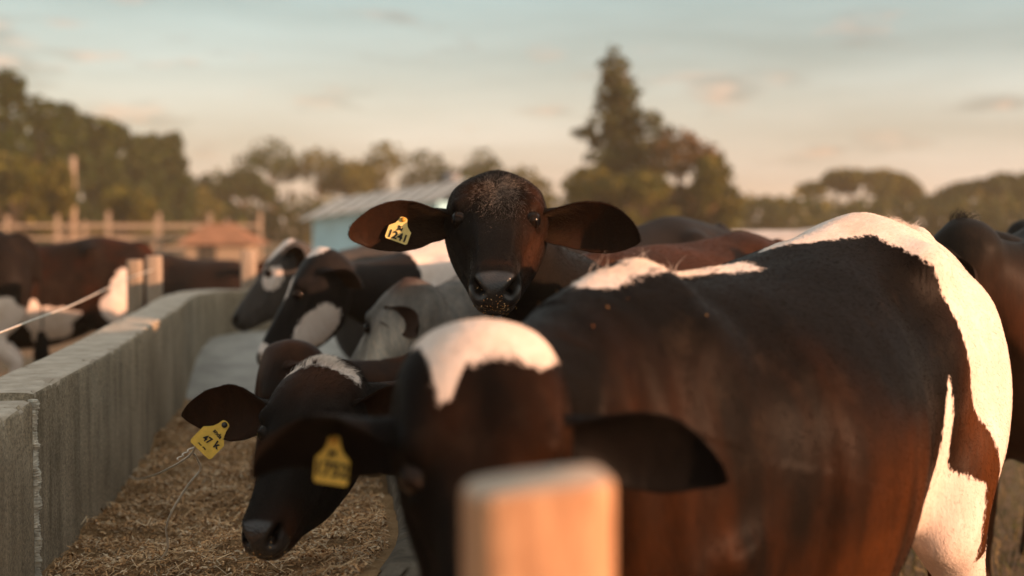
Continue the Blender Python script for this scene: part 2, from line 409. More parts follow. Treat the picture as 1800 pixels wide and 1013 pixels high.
def wall_panel(name, path, z0, ztop, thick, seed, jag0=0, jag1=0, bevel=0.014, side=-1):
    """wall swept along path (inner edge x,y); body lies on the outer side"""
    P = catmull(np.asarray(path, float), max(8, int(len(path) * 34)))
    xy = P[:, :2]; zt = P[:, 2] if P.shape[1] > 2 else np.full(len(P), ztop)
    t = np.gradient(xy, axis=0); t /= np.linalg.norm(t, axis=1)[:, None]; nrm = np.stack([-t[:, 1], t[:, 0]], -1) * (-side)
    prof = []
    for z in np.linspace(0, 1, 16)[:-1]: prof.append((0, z, 0))
    for a in (0.0, 0.5, 1.0): prof.append((0 + bevel * (1 - math.cos(a * math.pi / 2)), 1, -bevel * (1 - math.sin(a * math.pi / 2))))
    for w in np.linspace(bevel / thick + .03, 1 - bevel / thick - .03, 8): prof.append((thick * w, 1, 0))
    for a in (1.0, 0.5, 0.0): prof.append((thick - bevel * (1 - math.cos(a * math.pi / 2)), 1, -bevel * (1 - math.sin(a * math.pi / 2))))
    for z in np.linspace(1, 0, 10)[1:]: prof.append((thick, z, 0))
    prof = np.array(prof); m = len(prof)
    V = np.zeros((len(P), m, 3))
    V[..., :2] = xy[:, None] + nrm[:, None] * prof[None, :, 0:1]
    V[..., 2] = z0 + (zt[:, None] - z0) * prof[None, :, 1] + prof[None, :, 2]
    flat = V.reshape(-1, 3)
    d = fbm(flat + seed, 1.2, 2) * 0.008 + fbm(flat + seed * 2, 14, 2) * 0.0012
    isTop = np.tile((prof[:, 1] >= 0.99), len(P))
    edge = np.tile((prof[:, 1] >= 0.90) & ((prof[:, 0] < bevel * 1.5) | (prof[:, 0] > thick - bevel * 1.5)), len(P))
    chip = np.clip(fbm(flat + seed * 3, 22, 3) - .06, 0, 1) * edge * .075; flat[:, 2] -= chip
    flat[:, 2] += np.where(isTop, d, 0); inn_ = np.tile(np.where(prof[:, 0] < thick / 2, 1.0, -1.0), len(P)); flat[:, :2] += np.repeat(nrm, m, 0) * (chip * inn_)[:, None]; flat[:, :2] += (np.repeat(nrm, m, 0) * (np.where(isTop, 0.6, 0.5) * d)[:, None])
    for end, jag in ((0, jag0), (len(P) - 1, jag1)):
        if jag:
            sel = flat.reshape(len(P), m, 3)[end]; k = fbm(sel + 9, 16, 3)
            sgn = 1 if end == 0 else -1
            sel[:, :2] += (t[end] * sgn)[None] * ((k + 0.25) * jag)[:, None]
    G = Geo(); G.tube_grid(flat.reshape(len(P), m, 3))
    return link(name, G.mesh(name), M['concrete'], trough)


near = [(-0.97, 1.5), (-1.02, 2.2), (-1.09, 2.9), (-1.172, 3.46)]
wall_panel('wall_panel', near, -0.05, 0.966, 0.185, 1.0, 0, 0.05)
long_ = [(-1.180, 3.49, .982), (-1.28, 4.4, .982), (-1.40, 5.3, .98), (-1.53, 6.2, .98), (-1.66, 7.1, .98), (-1.77, 7.8, .98), (-1.83, 8.4, .98), (-1.76, 8.9, .975), (-1.55, 9.22, .95), (-1.28, 9.28, .92), (-1.03, 9.12, .86), (-.88, 8.7, .75), (-.83, 8.2, .66)]
wall_panel('wall_panel', long_, -0.05, 0.98, 0.185, 5.0, 0.05, 0)
curb = [(-.40, 2.45, .62), (-.36, 2.7, .655), (-.30, 3.0, .66), (-.28, 3.4, .655), (-.33, 4.0, .62), (-.45, 5, .585), (-.58, 6, .585), (-.70, 7, .585), (-.80, 8.0, .62)]
wall_panel('front_curb', curb, -0.05, 0.58, 0.12, 8.0, 0, 0, 0.03, side=1).data.materials[0] = M['oldconcrete']
wall_panel('end_wall', [(-.98, 1.9, .7), (-.75, 2.08, .66), (-.55, 2.25, .6), (-.41, 2.42, .57)], -0.05, 0.6, 0.12, 3.0, 0, 0, 0.02, side=1)
# mortar that was smeared in the joint between the two panels
G = Geo(); k = 260; zz = np.linspace(0.52, 0.965, k); rows = []
for q, z in enumerate(zz):
    w = 0.004 + 0.014 * (vnoise(np.array([[z * 26, 2, 1]]))[0]) + 0.010 * (vnoise(np.array([[z * 90, 7, 1]]))[0]) + .005 * random.random(); cx = 0.008 * (vnoise(np.array([[z * 14, 5, 3]]))[0] - 0.5)
    if z < 0.64: w *= max(0.15, (z - 0.52) / 0.12)
    pr = 0.006 + 0.012 * vnoise(np.array([[z * 60, 1, 9]]))[0]
    r = []
    for a in np.linspace(0, 2 * math.pi, 10, endpoint=False):
        s_ = math.cos(a) * w + cx; dd = math.sin(a) * pr + 0.007 * (random.random() - 0.5)
        r.append((-1.176 + dd * 1.0 - 0.09 * s_, 3.475 + s_, z))
    rows.append(r)
G.tube_grid(np.array(rows)); link('mortar_joint', G.mesh('mortar_joint'), M['mortar'], trough)


def trough_floor_z(x, y):
    return 0.42 + 0.28 * np.clip((y - 7.0) / 1.6, 0, 1) ** 1.2


def feed_z(x, y):
    xw = np.interp(y, [1.5, 3.5, 5.3, 7.1, 8.4], [-0.97, -1.18, -1.40, -1.66, -1.83]); xc = np.interp(y, [2.4, 3.0, 3.4, 5, 7, 8], [-.4, -.3, -.28, -.45, -.70, -.80])
    f = np.clip((x - xw) / (xc - xw), 0, 1)
    P = np.stack([x, y, 0 * x], -1)
    z = 0.50 + 0.15 * f ** 1.5 * np.exp(-((y - 3.1) / 1.1) ** 2) + 0.10 * fbm(P, 3.0, 4) + 0.065 * fbm(P, 13, 4)
    return z - 0.10 * np.clip((y - 6.6) / 1.6, 0, 1)


def sheet(name, fz, y0, y1, ny, nx, mat, parent, pad=0.03, **props):
    ys = np.linspace(y0, y1, ny); V = []
    for y in ys:
        xw = np.interp(y, [1.5, 3.5, 5.3, 7.1, 8.4, 8.9, 9.3], [-0.97, -1.18, -1.40, -1.66, -1.83, -1.78, -1.5]) - pad; xc = np.interp(y, [1.5, 2.4, 3.0, 3.4, 5, 7, 8, 8.7, 9.3], [-.9, -.4, -.3, -.28, -.45, -.70, -.80, -.9, -1.3]) + pad
        x = np.linspace(xw, xc, nx); V.append(np.stack([x, 0 * x + y, fz(x, 0 * x + y)], -1))
    V = np.array(V).reshape(-1, 3); i = (np.arange(ny - 1)[:, None] * nx + np.arange(nx - 1)[None]).ravel()
    G = Geo(); G.add(V, np.stack([i, i + 1, i + 1 + nx, i + nx], -1))
    return link(name, G.mesh(name), mat, parent, **props)


sheet('trough_floor', trough_floor_z, 1.9, 9.2, 60, 12, M['floor'], trough)
sheet('silage_feed', feed_z, 2.1, 8.3, 300, 60, M['feed'], None, 0.02, kind='stuff', label='brown chopped silage spread along the trough', category='silage')


def strands(name, N, ptfun, lmin, lmax, wid, cols, mat, parent=None, up=0.25, **props):
    """many thin bent strips of straw as one object"""
    V = []; C = []
    P = ptfun(N)
    a = RNG.random(N) * 2 * math.pi; el = (RNG.random(N) - 0.35) * up; Ln = lmin + (lmax - lmin) * RNG.random(N) ** 2
    d = np.stack([np.cos(a) * np.cos(el), np.sin(a) * np.cos(el), np.sin(el)], -1)
    s = np.stack([-np.sin(a), np.cos(a), (RNG.random(N) - 0.5) * 1.2], -1); s /= np.linalg.norm(s, axis=1)[:, None]
    w = wid * (0.5 + RNG.random(N))[:, None]; bend = np.stack([np.zeros(N), np.zeros(N), (RNG.random(N)) * 0.25], -1) * Ln[:, None] + s * ((RNG.random(N) - 0.5) * 0.35 * Ln)[:, None]
    p0 = P - d * Ln[:, None] / 2; p1 = P + bend; p2 = P + d * Ln[:, None] / 2
    VV = np.stack([p0 - s * w, p0 + s * w, p1 + s * w, p1 - s * w, p2 + s * w * 0.6, p2 - s * w * 0.6], 1).reshape(-1, 3)
    i = np.arange(N)[:, None] * 6
    Q = np.concatenate([i + np.array([[0, 1, 2, 3]]), i + np.array([[3, 2, 4, 5]])])
    me = mesh_arrays(name, VV, [Q], False)
    cc = np.asarray(cols)[RNG.integers(0, len(cols), N)] * (0.6 + 0.8 * RNG.random(N))[:, None]
    fattr(me, 'scol', np.repeat(np.concatenate([cc, np.ones((N, 1))], 1), 6, 0), 'FLOAT_COLOR')
    return link(name, me, mat, parent, **props)


def feed_pts(N):
    y = 2.5 + 4.8 * RNG.random(N) ** 1.5; xw = np.interp(y, [1.5, 3.5, 5.3, 7.1], [-0.97, -1.18, -1.40, -1.66]); xc = np.interp(y, [2.4, 3.0, 3.4, 5, 7], [-.4, -.3, -.28, -.45, -.70])
    x = xw + (xc - xw) * (0.02 + 0.96 * RNG.random(N))
    return np.stack([x, y, feed_z(x, y) + 0.004 + 0.012 * RNG.random(N)], -1)


FEEDC = [(0.50, 0.30, 0.15), (0.34, 0.19, 0.085), (0.58, 0.39, 0.22), (0.17, 0.09, 0.042), (0.44, 0.25, 0.115), (0.62, 0.48, 0.33)]
strands('silage_chips', 34000, feed_pts, 0.006, 0.024, 0.0026, FEEDC, M['strand'], up=1.3, kind='stuff', label='short chopped bits covering the silage in the trough', category='silage')
strands('silage_strands', 16000, feed_pts, 0.015, 0.07, 0.0012, [(0.52, 0.32, 0.16), (0.36, 0.20, 0.09), (0.62, 0.44, 0.26), (0.46, 0.27, 0.13), (0.68, 0.54, 0.37)], M['strand'], kind='stuff', label='loose stalks and husks lying on the silage in the trough', category='silage')

# ------------------------------------------------------------------ cows
HEAD = np.array([  # u, top, bottom, half width, p_top, p_bot
    (-.045, -.040, -.090, .032, 2.0, 2.0), (-.030, -.004, -.135, .070, 2.1, 2.0), (.000, .022, -.165, .097, 2.1, 2.2), (.045, .037, -.185, .115, 2.2, 2.4),
    (.100, .040, -.200, .123, 2.4, 2.6), (.150, .034, -.218, .119, 2.5, 2.4), (.195, .024, -.228, .104, 2.4, 2.3), (.245, .017, -.222, .086, 2.2, 2.3),
    (.300, .012, -.204, .074, 2.1, 2.4), (.350, .007, -.174, .062, 2.2, 2.5), (.395, .002, -.148, .054, 2.4, 2.6), 
(.430, -.003, -.134, .054, 2.6, 2.6),
    (.455, -.008, -.122, .055, 2.7, 2.5), (.476, -.016, -.112, .051, 2.6, 2.4), (.490, -.029, -.104, .043, 2.4, 2.3), (.497, -.046, -.090, .025, 2.0, 2.0)])


def gauss(H, c, r):
    q = (H - np.asarray(c)) / np.asarray(r); return np.exp(-(q * q).sum(1))


def poly_sd(P2, poly):
    """signed distance to polygon, positive inside; P2 (n,2)"""
    poly = np.asarray(poly, float); d = np.full(len(P2), 1e9); ins = np.zeros(len(P2), bool); k = len(poly)
    for i in range(k):
        a, b = poly[i], poly[(i + 1) % k]; e = b - a; w = P2 - a
        t = np.clip((w @ e) / (e @ e), 0, 1); q = w - t[:, None] * e; d = np.minimum(d, (q * q).sum(1))
        c1 = (a[1] <= P2[:, 1]); c2 = (b[1] > P2[:, 1]); cr = e[0] * w[:, 1] - e[1] * w[:, 0]
        ins ^= (c1 & c2 & (cr > 0)) | (~c1 & ~c2 & (cr < 0))
    d = np.sqrt(d); return np.where(ins, d, -d)


def blob(P, c, r):
    r = np.asarray(r, float); q = np.linalg.norm((P - np.asarray(c)) / r, axis=1); return (1 - q) * r.min()


def orth(h, s):
    h = unit(h); s = np.asarray(s, float); s = unit(s - (s @ h) * h); return h, s, np.cross(h, s)


def ear_geo(G, root, e, f, Lr, W=0.068, droop=0.0, m=26, n=44, curl=1.0, tip=0.0):
    """cupped leaf-shaped ear: opening faces f"""
    e = unit(e); f = np.asarray(f, float); f = unit(f - (f @ e) * e); wd = np.cross(e, f)
    t = np.linspace(0, 1, n)
    Wt = np.interp(t, [0, .10, .20, .30, .40, .50, .60, .70, .80, .90, .96, .985, 1.0], np.array([.46, .50, .62, .78, .92, 1.0, 1.0, .94, .80, .56, .36, .22, .06]) * W)
    Wt = Wt * (1 + .06 * (vnoise(np.stack([t * 9, 0 * t + root[0] * 7, 0 * t + root[1] * 9], -1)) - .5))
    Wt = Wt * (1 - tip * np.clip((t - .5) / .5, 0, 1) ** 1.2)
    ph = np.interp(t, [0, .12, .25, .4, .6, .8, 1], [4.6, 3.9, 2.6, 1.7, 1.15, 0.8, 0.5]) * curl
    ph = np.minimum(ph, 5.4)
    rings = []
    for q in range(n):
        half = ph[q] / 2; Rr = Wt[q] / max(math.sin(min(half, math.pi / 2)), 0.05)
        th = np.linspace(-half, half, m)
        c = np.asarray(root) + e * (Lr * t[q]) + np.array([0, 0, -1.0]) * droop * t[q] ** 2
        tk = np.interp(t[q], [0, .3, 1], [.011, .008, .003])
        wav = 0.006 * np.sin(t[q] * 9 + 1) * np.linspace(-1, 1, m)
        inn = c + Rr * np.sin(th)[:, None] * wd + (Rr * (1 - np.cos(th)) - Rr * 0.25 + wav)[:, None] * f
        nr = -(np.sin(th)[:, None] * wd - np.cos(th)[:, None] * f)      # towards the arc centre (inside)
        edge = np.clip(1 - np.abs(np.linspace(-1, 1, m)), 0.12, 1)[:, None] ** 0.5
        out = inn - nr * tk * edge
        rings.append(np.concatenate([inn, out[::-1]]))
    r = np.array(rings); start = G.n
    G.tube_grid(r)
    return start, G.n, m


COWS = []


def inh(H): return ((H[:, 0] > -.07) & (H[:, 0] < .56) & (np.abs(H[:, 1]) < .17) & (np.abs(H[:, 2]) < .26)).astype(float)



def make_cow(pos, heading, scale, poll, h, s, hs=1.0, voxel=0.012, coat=(0.012, 0.010, 0.009), patch=None, tint=None, ears=None, label='', group=None,
             headw=1.0, hip=1.40, wither=1.33, hair=None, feat=True, extra=None, tail=True, neckw=1.0, earcol=None, legs=None, horn=None, belly=1.0):
    yaw = math.atan2(heading[1], heading[0]); ca, sa = math.cos(yaw), math.sin(yaw)
    loc = np.array([pos[0], pos[1], 0.0])
    Rm = np.array([[ca, -sa, 0], [sa, ca, 0], [0, 0, 1]])
    toL = lambda p: Rm.T @ (np.asarray(p, float) - loc); dirL = lambda d: Rm.T @ np.asarray(d, float)
    O = toL(poll); h, s, nn = orth(dirL(h), dirL(s))
    k = scale; G = Geo()
    X1, Z1 = (1, 0, 0), (0, 0, 1)
    dh, dw = hip - 1.40, wither - 1.33
    T = []
    for (x, zc, hw, top, bot, pt, pb) in ((-.835, 1.16, .03, 1.19 + dh, 1.12, 2, 2), (-.815, 1.14, .10, 1.27 + dh, 1.00, 2, 2), (-.76, 1.10, .165, 1.325 + dh, .82, 2.0, 2), (-.66, 1.08, .215, 1.365 + dh, .74, 1.9, 2.1),
                                          (-.52, 1.08, .245, 1.395 + dh, .70, 1.8, 2.2), (-.38, 1.10, .268, 1.405 + dh, .64, 1.85, 2.1), (-.22, 1.03, .270, 1.372 + dh * .7, .58, 1.8, 2.1), (-.05, .98, .300 * belly, 1.345 + dh * .4, .53, 1.75, 2.2),
                                          (.12, .96, .325 * belly, 1.338 + dw * .6, .505, 1.75, 2.2), (.28, .96, .305 * belly, 1.338 + dw, .51, 1.75, 2.2), (.42, .98, .265, 1.335 + dw, .53, 1.7, 2.2), (.54, 1.0, .235, 1.33 + dw, .57, 1.7, 2.2),
                                          (.64, 1.0, .20, 1.27 + dw, .63, 1.8, 2.2), (.73, .98, .14, 1.17 + dw, .72, 2, 2), (.77, .95, .05, 1.05, .84, 2, 2)):
        T.append([x * k, 0, zc * k, *X1, *Z1, hw * k, (top - zc) * k, (zc - bot) * k, pt, pb])
    loft(G, T, 90, 56)
    # neck
    b0 = np.array([.50, 0, 1.07 + dw * .6]) * k; at_ = O + h * 0.07 * hs - nn * 0.085 * hs
    t0 = unit(at_ - b0); p1 = b0 + (unit([1, 0, 0.15]) * 0.6 + t0 * 0.4) * 0.24 * k; arr = unit(t0 + 0.35 * nn); p2 = at_ - arr * 0.20 * hs
    nk = []
    for q in np.linspace(0, 1, 9):
        c = b0 * (1 - q) ** 3 + 3 * p1 * q * (1 - q) ** 2 + 3 * p2 * q * q * (1 - q) + at_ * q ** 3
        tt = 3 * (p1 - b0) * (1 - q) ** 2 + 6 * (p2 - p1) * q * (1 - q) + 3 * (at_ - p2) * q * q
        upv = unit(np.array([0, 0, 1.0]) * (1 - q) + q * (nn * 0.75 - h * 0.65))
        if abs(upv @ unit(tt)) > 0.93: upv = unit(nn - h + 1e-3)
        hw = np.interp(q, [0, .3, .7, 1], [.185, .135, .095, .080]) * k * neckw; ht = np.interp(q, [0, .3, .7, 1], [.24, .185, .125, .095]) * k * (1 + (neckw - 1) * 1.4); hb = np.interp(q, [0, .3, .7, 1], [.36, .25, .155, .10]) * k
        nk.append([*c, *unit(tt), *upv, hw, ht, hb, 2.0, 1.8])
    loft(G, nk, 40, 36)
    # head
    rows = []
    for (u, tp, bt, w, p_t, p_b) in HEAD:
        dc = tp - 0.36 * (tp - bt); c = O + (h * u + nn * dc) * hs
        rows.append([*c, *h, *nn, w * hs * headw, (tp - dc) * hs, (dc - bt) * hs, p_t, p_b])
    loft(G, rows, 70, 48)
    # hooks, pins, thighs, shoulders
    for sd in (1, -1):
        G.ellipsoid(np.array([-.37, sd * .175, 1.285 + dh]) * k, np.array([.08, .065, .065]) * k)
        G.ellipsoid(np.array([-.75, sd * .095, 1.19 + dh]) * k, np.array([.07, .055, .08]) * k)
        G.ellipsoid(np.array([-.60, sd * .155, .98]) * k, np.array([.21, .115, .31]) * k)
        G.ellipsoid(np.array([-.46, sd * .19, .80]) * k, np.array([.13, .085, .18]) * k)
        G.ellipsoid(np.array([.50, sd * .145, .99]) * k, np.array([.15, .09, .27]) * k)
        G.ellipsoid(np.array([.55, sd * .135, .82]) * k, np.array([.13, .085, .16]) * k)
        yy = sd * .165
        hind = catmull(np.array([(-.56, yy, .92, .13), (-.50, yy * 1.05, .74, .105), (-.60, yy, .60, .070), (-.70, yy * .95, .50, .047), (-.69, yy * .95, .40, .036), (-.66, yy * .95, .24, .031), (-.645, yy * .95, .14, .036), (-.60, yy * .95, .08, .038), (-.585, yy * .95, .0, .052)]) * k, 40)
        G.tube(hind[:, :3], hind[:, 3], 16)
        fr = catmull(np.array([(.50, yy, .86, .11), (.46, yy, .72, .078), (.475, yy, .56, .056), (.485, yy, .43, .047), (.48, yy, .38, .043), (.475, yy, .24, .030), (.475, yy, .14, .035), (.50, yy, .08, .038), (.515, yy, .0, .052)]) * k, 40)
        G.tube(fr[:, :3], fr[:, 3], 16)
    if tail:
        tl = catmull(np.array([(-.70, 0, 1.345 + dh, .045), (-.80, 0, 1.31 + dh, .036), (-.855, .01, 1.20 + dh, .028), (-.872, .02, 1.0, .022), (-.873, .03, .8, .019), (-.865, .03, .66, .017)]) * k, 30)
        G.tube(tl[:, :3], tl[:, 3], 10)
    # one continuous skin
    me0 = G.mesh('cow_raw'); ob = bpy.data.objects.new('cow_raw', me0); COL.objects.link(ob)
    md = ob.modifiers.new('skin', 'REMESH'); md.mode = 'VOXEL'; md.voxel_size = voxel; md.adaptivity = 0
    dg = bpy.context.evaluated_depsgraph_get(); me = bpy.data.meshes.new_from_object(ob.evaluated_get(dg))
    bpy.data.objects.remove(ob); bpy.data.meshes.remove(me0)
    nv = len(me.vertices); V = np.zeros(nv * 3, np.float32); me.vertices.foreach_get('co', V); V = V.reshape(-1, 3).astype(float)
    nl = len(me.loops); li = np.zeros(nl, np.int32); me.loops.foreach_get('vertex_index', li); tot = np.zeros(len(me.polygons), np.int32); me.polygons.foreach_get('loop_total', tot)
    F4 = li.reshape(-1, 4) if (tot == 4).all() else None
    if F4 is None:
        st = np.concatenate([[0], np.cumsum(tot)[:-1]]); F4 = np.stack([li[st[tot == 4] + j] for j in range(4)], -1)
    bpy.data.meshes.remove(me)
    e = np.concatenate([F4[:, [0, 1]], F4[:, [1, 2]], F4[:, [2, 3]], F4[:, [3, 0]]])
    hc = lambda V: np.stack([(V - O) @ h, (V - O) @ s / headw, (V - O) @ nn], -1) / hs
    deg = np.bincount(e[:, 0], minlength=nv) + np.bincount(e[:, 1], minlength=nv)

    def smooth(V, it, w):
        for _ in range(it):
            a = np.stack([np.bincount(e[:, 0], V[e[:, 1], j], nv) + np.bincount(e[:, 1], V[e[:, 0], j], nv) for j in range(3)], -1) / np.maximum(deg, 1)[:, None]
            V = V + (a - V) * w[:, None]
        return V

    def normals(V):
        a = V[F4[:, 2]] - V[F4[:, 0]]; b = V[F4[:, 3]] - V[F4[:, 1]]; fn = np.cross(a, b)
        N = np.stack([sum(np.bincount(F4[:, q], fn[:, j], nv) for q in range(4)) for j in range(3)], -1); return N / (np.linalg.norm(N, axis=1)[:, None] + 1e-12)
    H = hc(V)
    inhead = np.clip((H[:, 0] - 0.06) / 0.08, 0, 1) * (np.abs(H[:, 1]) < .15) * (H[:, 2] > -.24) * (H[:, 2] < .1) * (H[:, 0] < .55)
    lowleg = np.clip((0.62 * k - V[:, 2]) / (0.1 * k), 0, 1) * (np.abs(V[:, 1]) < .4 * k) * (H[:, 0] < -.1)
    wgt = 0.55 * (1 - 0.75 * np.maximum(inhead, lowleg))
    it = int(np.clip((0.036 / voxel) ** 2, 6, 40))
    V = smooth(V, it, wgt)
    bodyw = .6 * np.clip(1 - 1.3 * np.maximum(np.clip((H[:, 0] + .10) / .1, 0, 1) * (np.abs(H[:, 1]) < .2) * (np.abs(H[:, 2]) < .3) * (H[:, 0] < .6), lowleg), 0, 1)
    V = smooth(V, int(np.clip((0.055 / voxel) ** 2, 8, 60)), bodyw)
    if feat:
        N = normals(V); H = hc(V); D = np.zeros(nv)
        for sd in (1, -1):
            D += .015 * gauss(H, (.164, sd * .098, .012), (.024, .03, .016)) + .006 * gauss(H, (.222, sd * .095, -.02), (.014, .03, .02)) - .012 * gauss(H, (.197, sd * .108, -.016), (.020, .03, .015))
            D += .005 * np.exp(-((H[:, 1] - sd * (.040 - .04 * (H[:, 0] - .22))) / .010) ** 2) * np.exp(-((H[:, 0] - .31) / .09) ** 2) * (H[:, 2] > -.06) - .006 * np.exp(-((H[:, 1] - sd * .066) / .015) ** 2) * np.exp(-((H[:, 0] - .30) / .07) ** 2) * (H[:, 2] > -.08)
            D += .006 * np.exp(-((H[:, 2] + .055 + .25 * (H[:, 0] - .2)) / .012) ** 2) * np.exp(-((H[:, 0] - .25) / .06) ** 2)
            D += .007 * gauss(H, (.155, sd * .080, .035), (.03, .03, .03)) - .008 * gauss(H, (.30, sd * .08, -.045), (.06, .03, .03))
            D += .003 * gauss(H, (.22, sd * .095, -.135), (.06, .05, .05)) + .005 * gauss(H, (.27, sd * .085, -.03), (.05, .03, .014))
            D -= .036 * gauss(H, (.484, sd * .033, -.043), (.022, .010, .010)) + .030 * gauss(H, (.472, sd * .044, -.031), (.024, .010, .009))
            D += .004 * gauss(H, (.465, sd * .042, -.014), (.02, .02, .010)) + .002 * gauss(H, (.475, sd * .068, -.03), (.02, .012, .02)) + .005 * gauss(H, (.475, sd * .020, -.055), (.012, .012, .02)) + .005 * gauss(H, (.43, sd * .066, -.065), (.03, .03, .025))
            D -= .012 * gauss(H, (.10, sd * .112, -.02), (.03, .03, .02))
        D -= .006 * gauss(H, (.13, 0, .04), (.07, .02, .04)) - .010 * gauss(H, (-.005, 0, .03), (.03, .045, .04))
        D -= .007 * np.exp(-((H[:, 2] + .088 + .10 * (np.clip(.49 - H[:, 0], 0, .2)) * .4) / .0055) ** 2) * np.clip((H[:, 0] - .33) / .05, 0, 1) * (H[:, 0] < .55) * (np.abs(H[:, 1]) < .12) * (H[:, 2] < .06)
        D *= (H[:, 0] < .56) & (np.abs(H[:, 1]) < .17) & (np.abs(H[:, 2]) < .3)
        V = V + N * (D * hs)[:, None]
        V = smooth(V, 2, 0.35 * np.ones(nv))
        N = normals(V)
        # ribs, flank hollow, slack skin
        bod = np.clip(1 - np.abs(V[:, 2] / k - .98) / .3, 0, 1)
        rib = np.sin((V[:, 0] / k + .18 * V[:, 2] / k) * 62) * np.exp(-((V[:, 0] / k - .02) / .22) ** 2) * bod * .0010
        hol = -.022 * np.exp(-(((V[:, 0] / k + .25) / .09) ** 2 + ((V[:, 2] / k - 1.22) / .09) ** 2)) - .012 * np.exp(-(((V[:, 0] / k + .36) / .05) ** 2 + ((V[:, 2] / k - .80) / .14) ** 2))
        spine = .006 * np.exp(-(V[:, 1] / (.03 * k)) ** 2) * (V[:, 2] > 1.2 * k) * (np.abs(V[:, 0]) < .75 * k)
        V = V + N * ((rib + hol + spine + .006 * fbm(V, 9, 2) * (H[:, 0] < 0)) * k)[:, None]
    if extra: V = extra(V, normals(V), hc(V), k)
    H = hc(V); N = normals(V)
    # add ears, eyelids, tail switch to the same mesh
    A = Geo(); A.add(V, F4)
    kinds = [np.zeros(nv)]
    earinfo = []
    for j, (sd) in enumerate((1, -1)):
        ed = dict(e=None, f=None, L=.22, W=.066, droop=.01, root=None, curl=1.0, tip=.12)
        if ears and ears[j]: ed.update(ears[j])
        root = O + (h * .060 + s * sd * .085 - nn * .045) * hs if ed['root'] is None else O + (h * ed['root'][0] + s * sd * ed['root'][1] + nn * ed['root'][2]) * hs
        ee = dirL(ed['e']) if ed['e'] is not None else unit(s * sd * .9 - h * .1 - nn * .25)
        ff = dirL(ed['f']) if ed['f'] is not None else unit(h * .5 + nn * .3 - s * sd * .1 + np.array([0, 0, -.25]))
        a0, a1, m = ear_geo(A, root, ee, ff, ed['L'] * hs, ed['W'] * hs, ed['droop'], curl=ed['curl'], tip=ed['tip'])
        kk = np.zeros(a1 - a0); kk[:(44 * 2 * m)] = np.tile(np.concatenate([np.full(m, 2.0), np.full(m, 1.0)]), 44); kinds.append(kk); earinfo.append((root, unit(ee), ff))
    lids = []
    for sd in (1, -1):
        ec = O + (h * .195 + s * sd * .0815 * headw - nn * .013 - h * .004) * hs; look = unit(s * sd * .70 + h * .58 + nn * .14); r = .0225 * hs
        ax = unit(h - (h @ look) * look); up = np.cross(look, ax)
        ring = []
        for a in np.linspace(0, 2 * math.pi, 28, endpoint=False):
            oa = R(58) * abs(math.cos(a)) + R(32 if (math.sin(a) * (up @ nn) > 0) else 34) * abs(math.sin(a))
            dv = math.cos(a) * ax + math.sin(a) * up
            ring.append([ec + r * rr * (math.cos(oa + da) * look + math.sin(oa + da) * dv) for da, rr in ((0.0, 1.0), (-.03, 1.06), (.12, 1.06), (.32, 1.02), (.50, .90), (.75, .66))])
        ring = np.array(ring); b0n = A.n
        n_, m_ = ring.shape[:2]; i = np.arange(n_)[:, None] * m_; i2 = ((np.arange(n_) + 1) % n_)[:, None] * m_; jj = np.arange(m_ - 1)[None]
        A.add(ring.reshape(-1, 3), np.stack([i + jj, i + jj + 1, i2 + jj + 1, i2 + jj], -1).reshape(-1, 4)); kinds.append(np.full(A.n - b0n, 3.0)); lids.append((ec, look, r))
    if tail:
        b0n = A.n
        for q in range(70):
            a = RNG.random() * 6.28; rr = .022 * k * RNG.random(); base = np.array([-.866, .03, .70]) * k + np.array([math.cos(a) * rr, math.sin(a) * rr, 0])
            ln = (.26 + .12 * RNG.random()) * k; sp = 1.0 + 1.0 * RNG.random()
            pts = np.array([base, base + [math.cos(a) * rr * sp, math.sin(a) * rr * sp, -ln * .5], base + [math.cos(a) * rr * .6, math.sin(a) * rr * .6, -ln]]); A.tube(pts, [.004, .004, .0008], 4)
        kinds.append(np.full(A.n - b0n, 4.0))
    VA, FA = A.arrays(); kind = np.concatenate(kinds); HA = hc(VA); PA = VA / k
    me = mesh_arrays('cow', VA, FA)
    # markings
    nf = fbm(PA, 6, 3)
    pv = np.full(len(VA), -1.0) if patch is None else patch(PA, HA, nf)
    col = np.tile(np.asarray(coat, float), (len(VA), 1)) * (1 + 0.5 * fbm(PA, 4, 3))[:, None]
    if tint: col = tint(PA, HA, col, nf)
    pv = np.where((kind == 2) | (kind == 1), -1, pv); pv = np.where(kind == 3, -1, pv)
    pv = np.where(kind == 4, -1, pv)
    if earcol is not None: col[kind == 1] = earcol
    col[kind == 2] = np.array([0.020, 0.010, 0.006]) if earcol is None else np.asarray(earcol) * 1.5; col[kind == 3] = (0.010, 0.008, 0.007)
    bare = np.clip((HA[:, 0] - .452 - .25 * np.maximum(0, -HA[:, 2] - .075) + .15 * np.maximum(0, .03 - np.abs(HA[:, 1]))) / .010, 0, 1) * (np.abs(HA[:, 1]) < .11) * (HA[:, 0] < .58) * (np.abs(HA[:, 2]) < .16)
    nos = sum(gauss(HA, (.478, sd * .034, -.043), (.03, .012, .011)) + gauss(HA, (.466, sd * .044, -.031), (.03, .011, .010)) for sd in (1, -1)); nos = np.clip(nos * 1.6, 0, 1) * (kind == 0)
    col = col * (1 - nos[:, None]) + .001 * nos[:, None]; bare = bare * (1 - nos)
    bare = np.where(kind > 0, 0, bare); bare = np.where(kind == 3, 0, bare)
    er = sum(gauss(HA, (.196, sd * .104, -.015), (.034, .03, .026)) for sd in (1, -1)); er = np.clip(er * 1.3, 0, 1) * (kind == 0); col = col * (1 - .75 * er[:, None])
    # hooves
    hoof = (PA[:, 2] < .065) & (kind == 0); col[hoof] = (.03, .025, .02); pv = np.where(hoof, -1, pv)
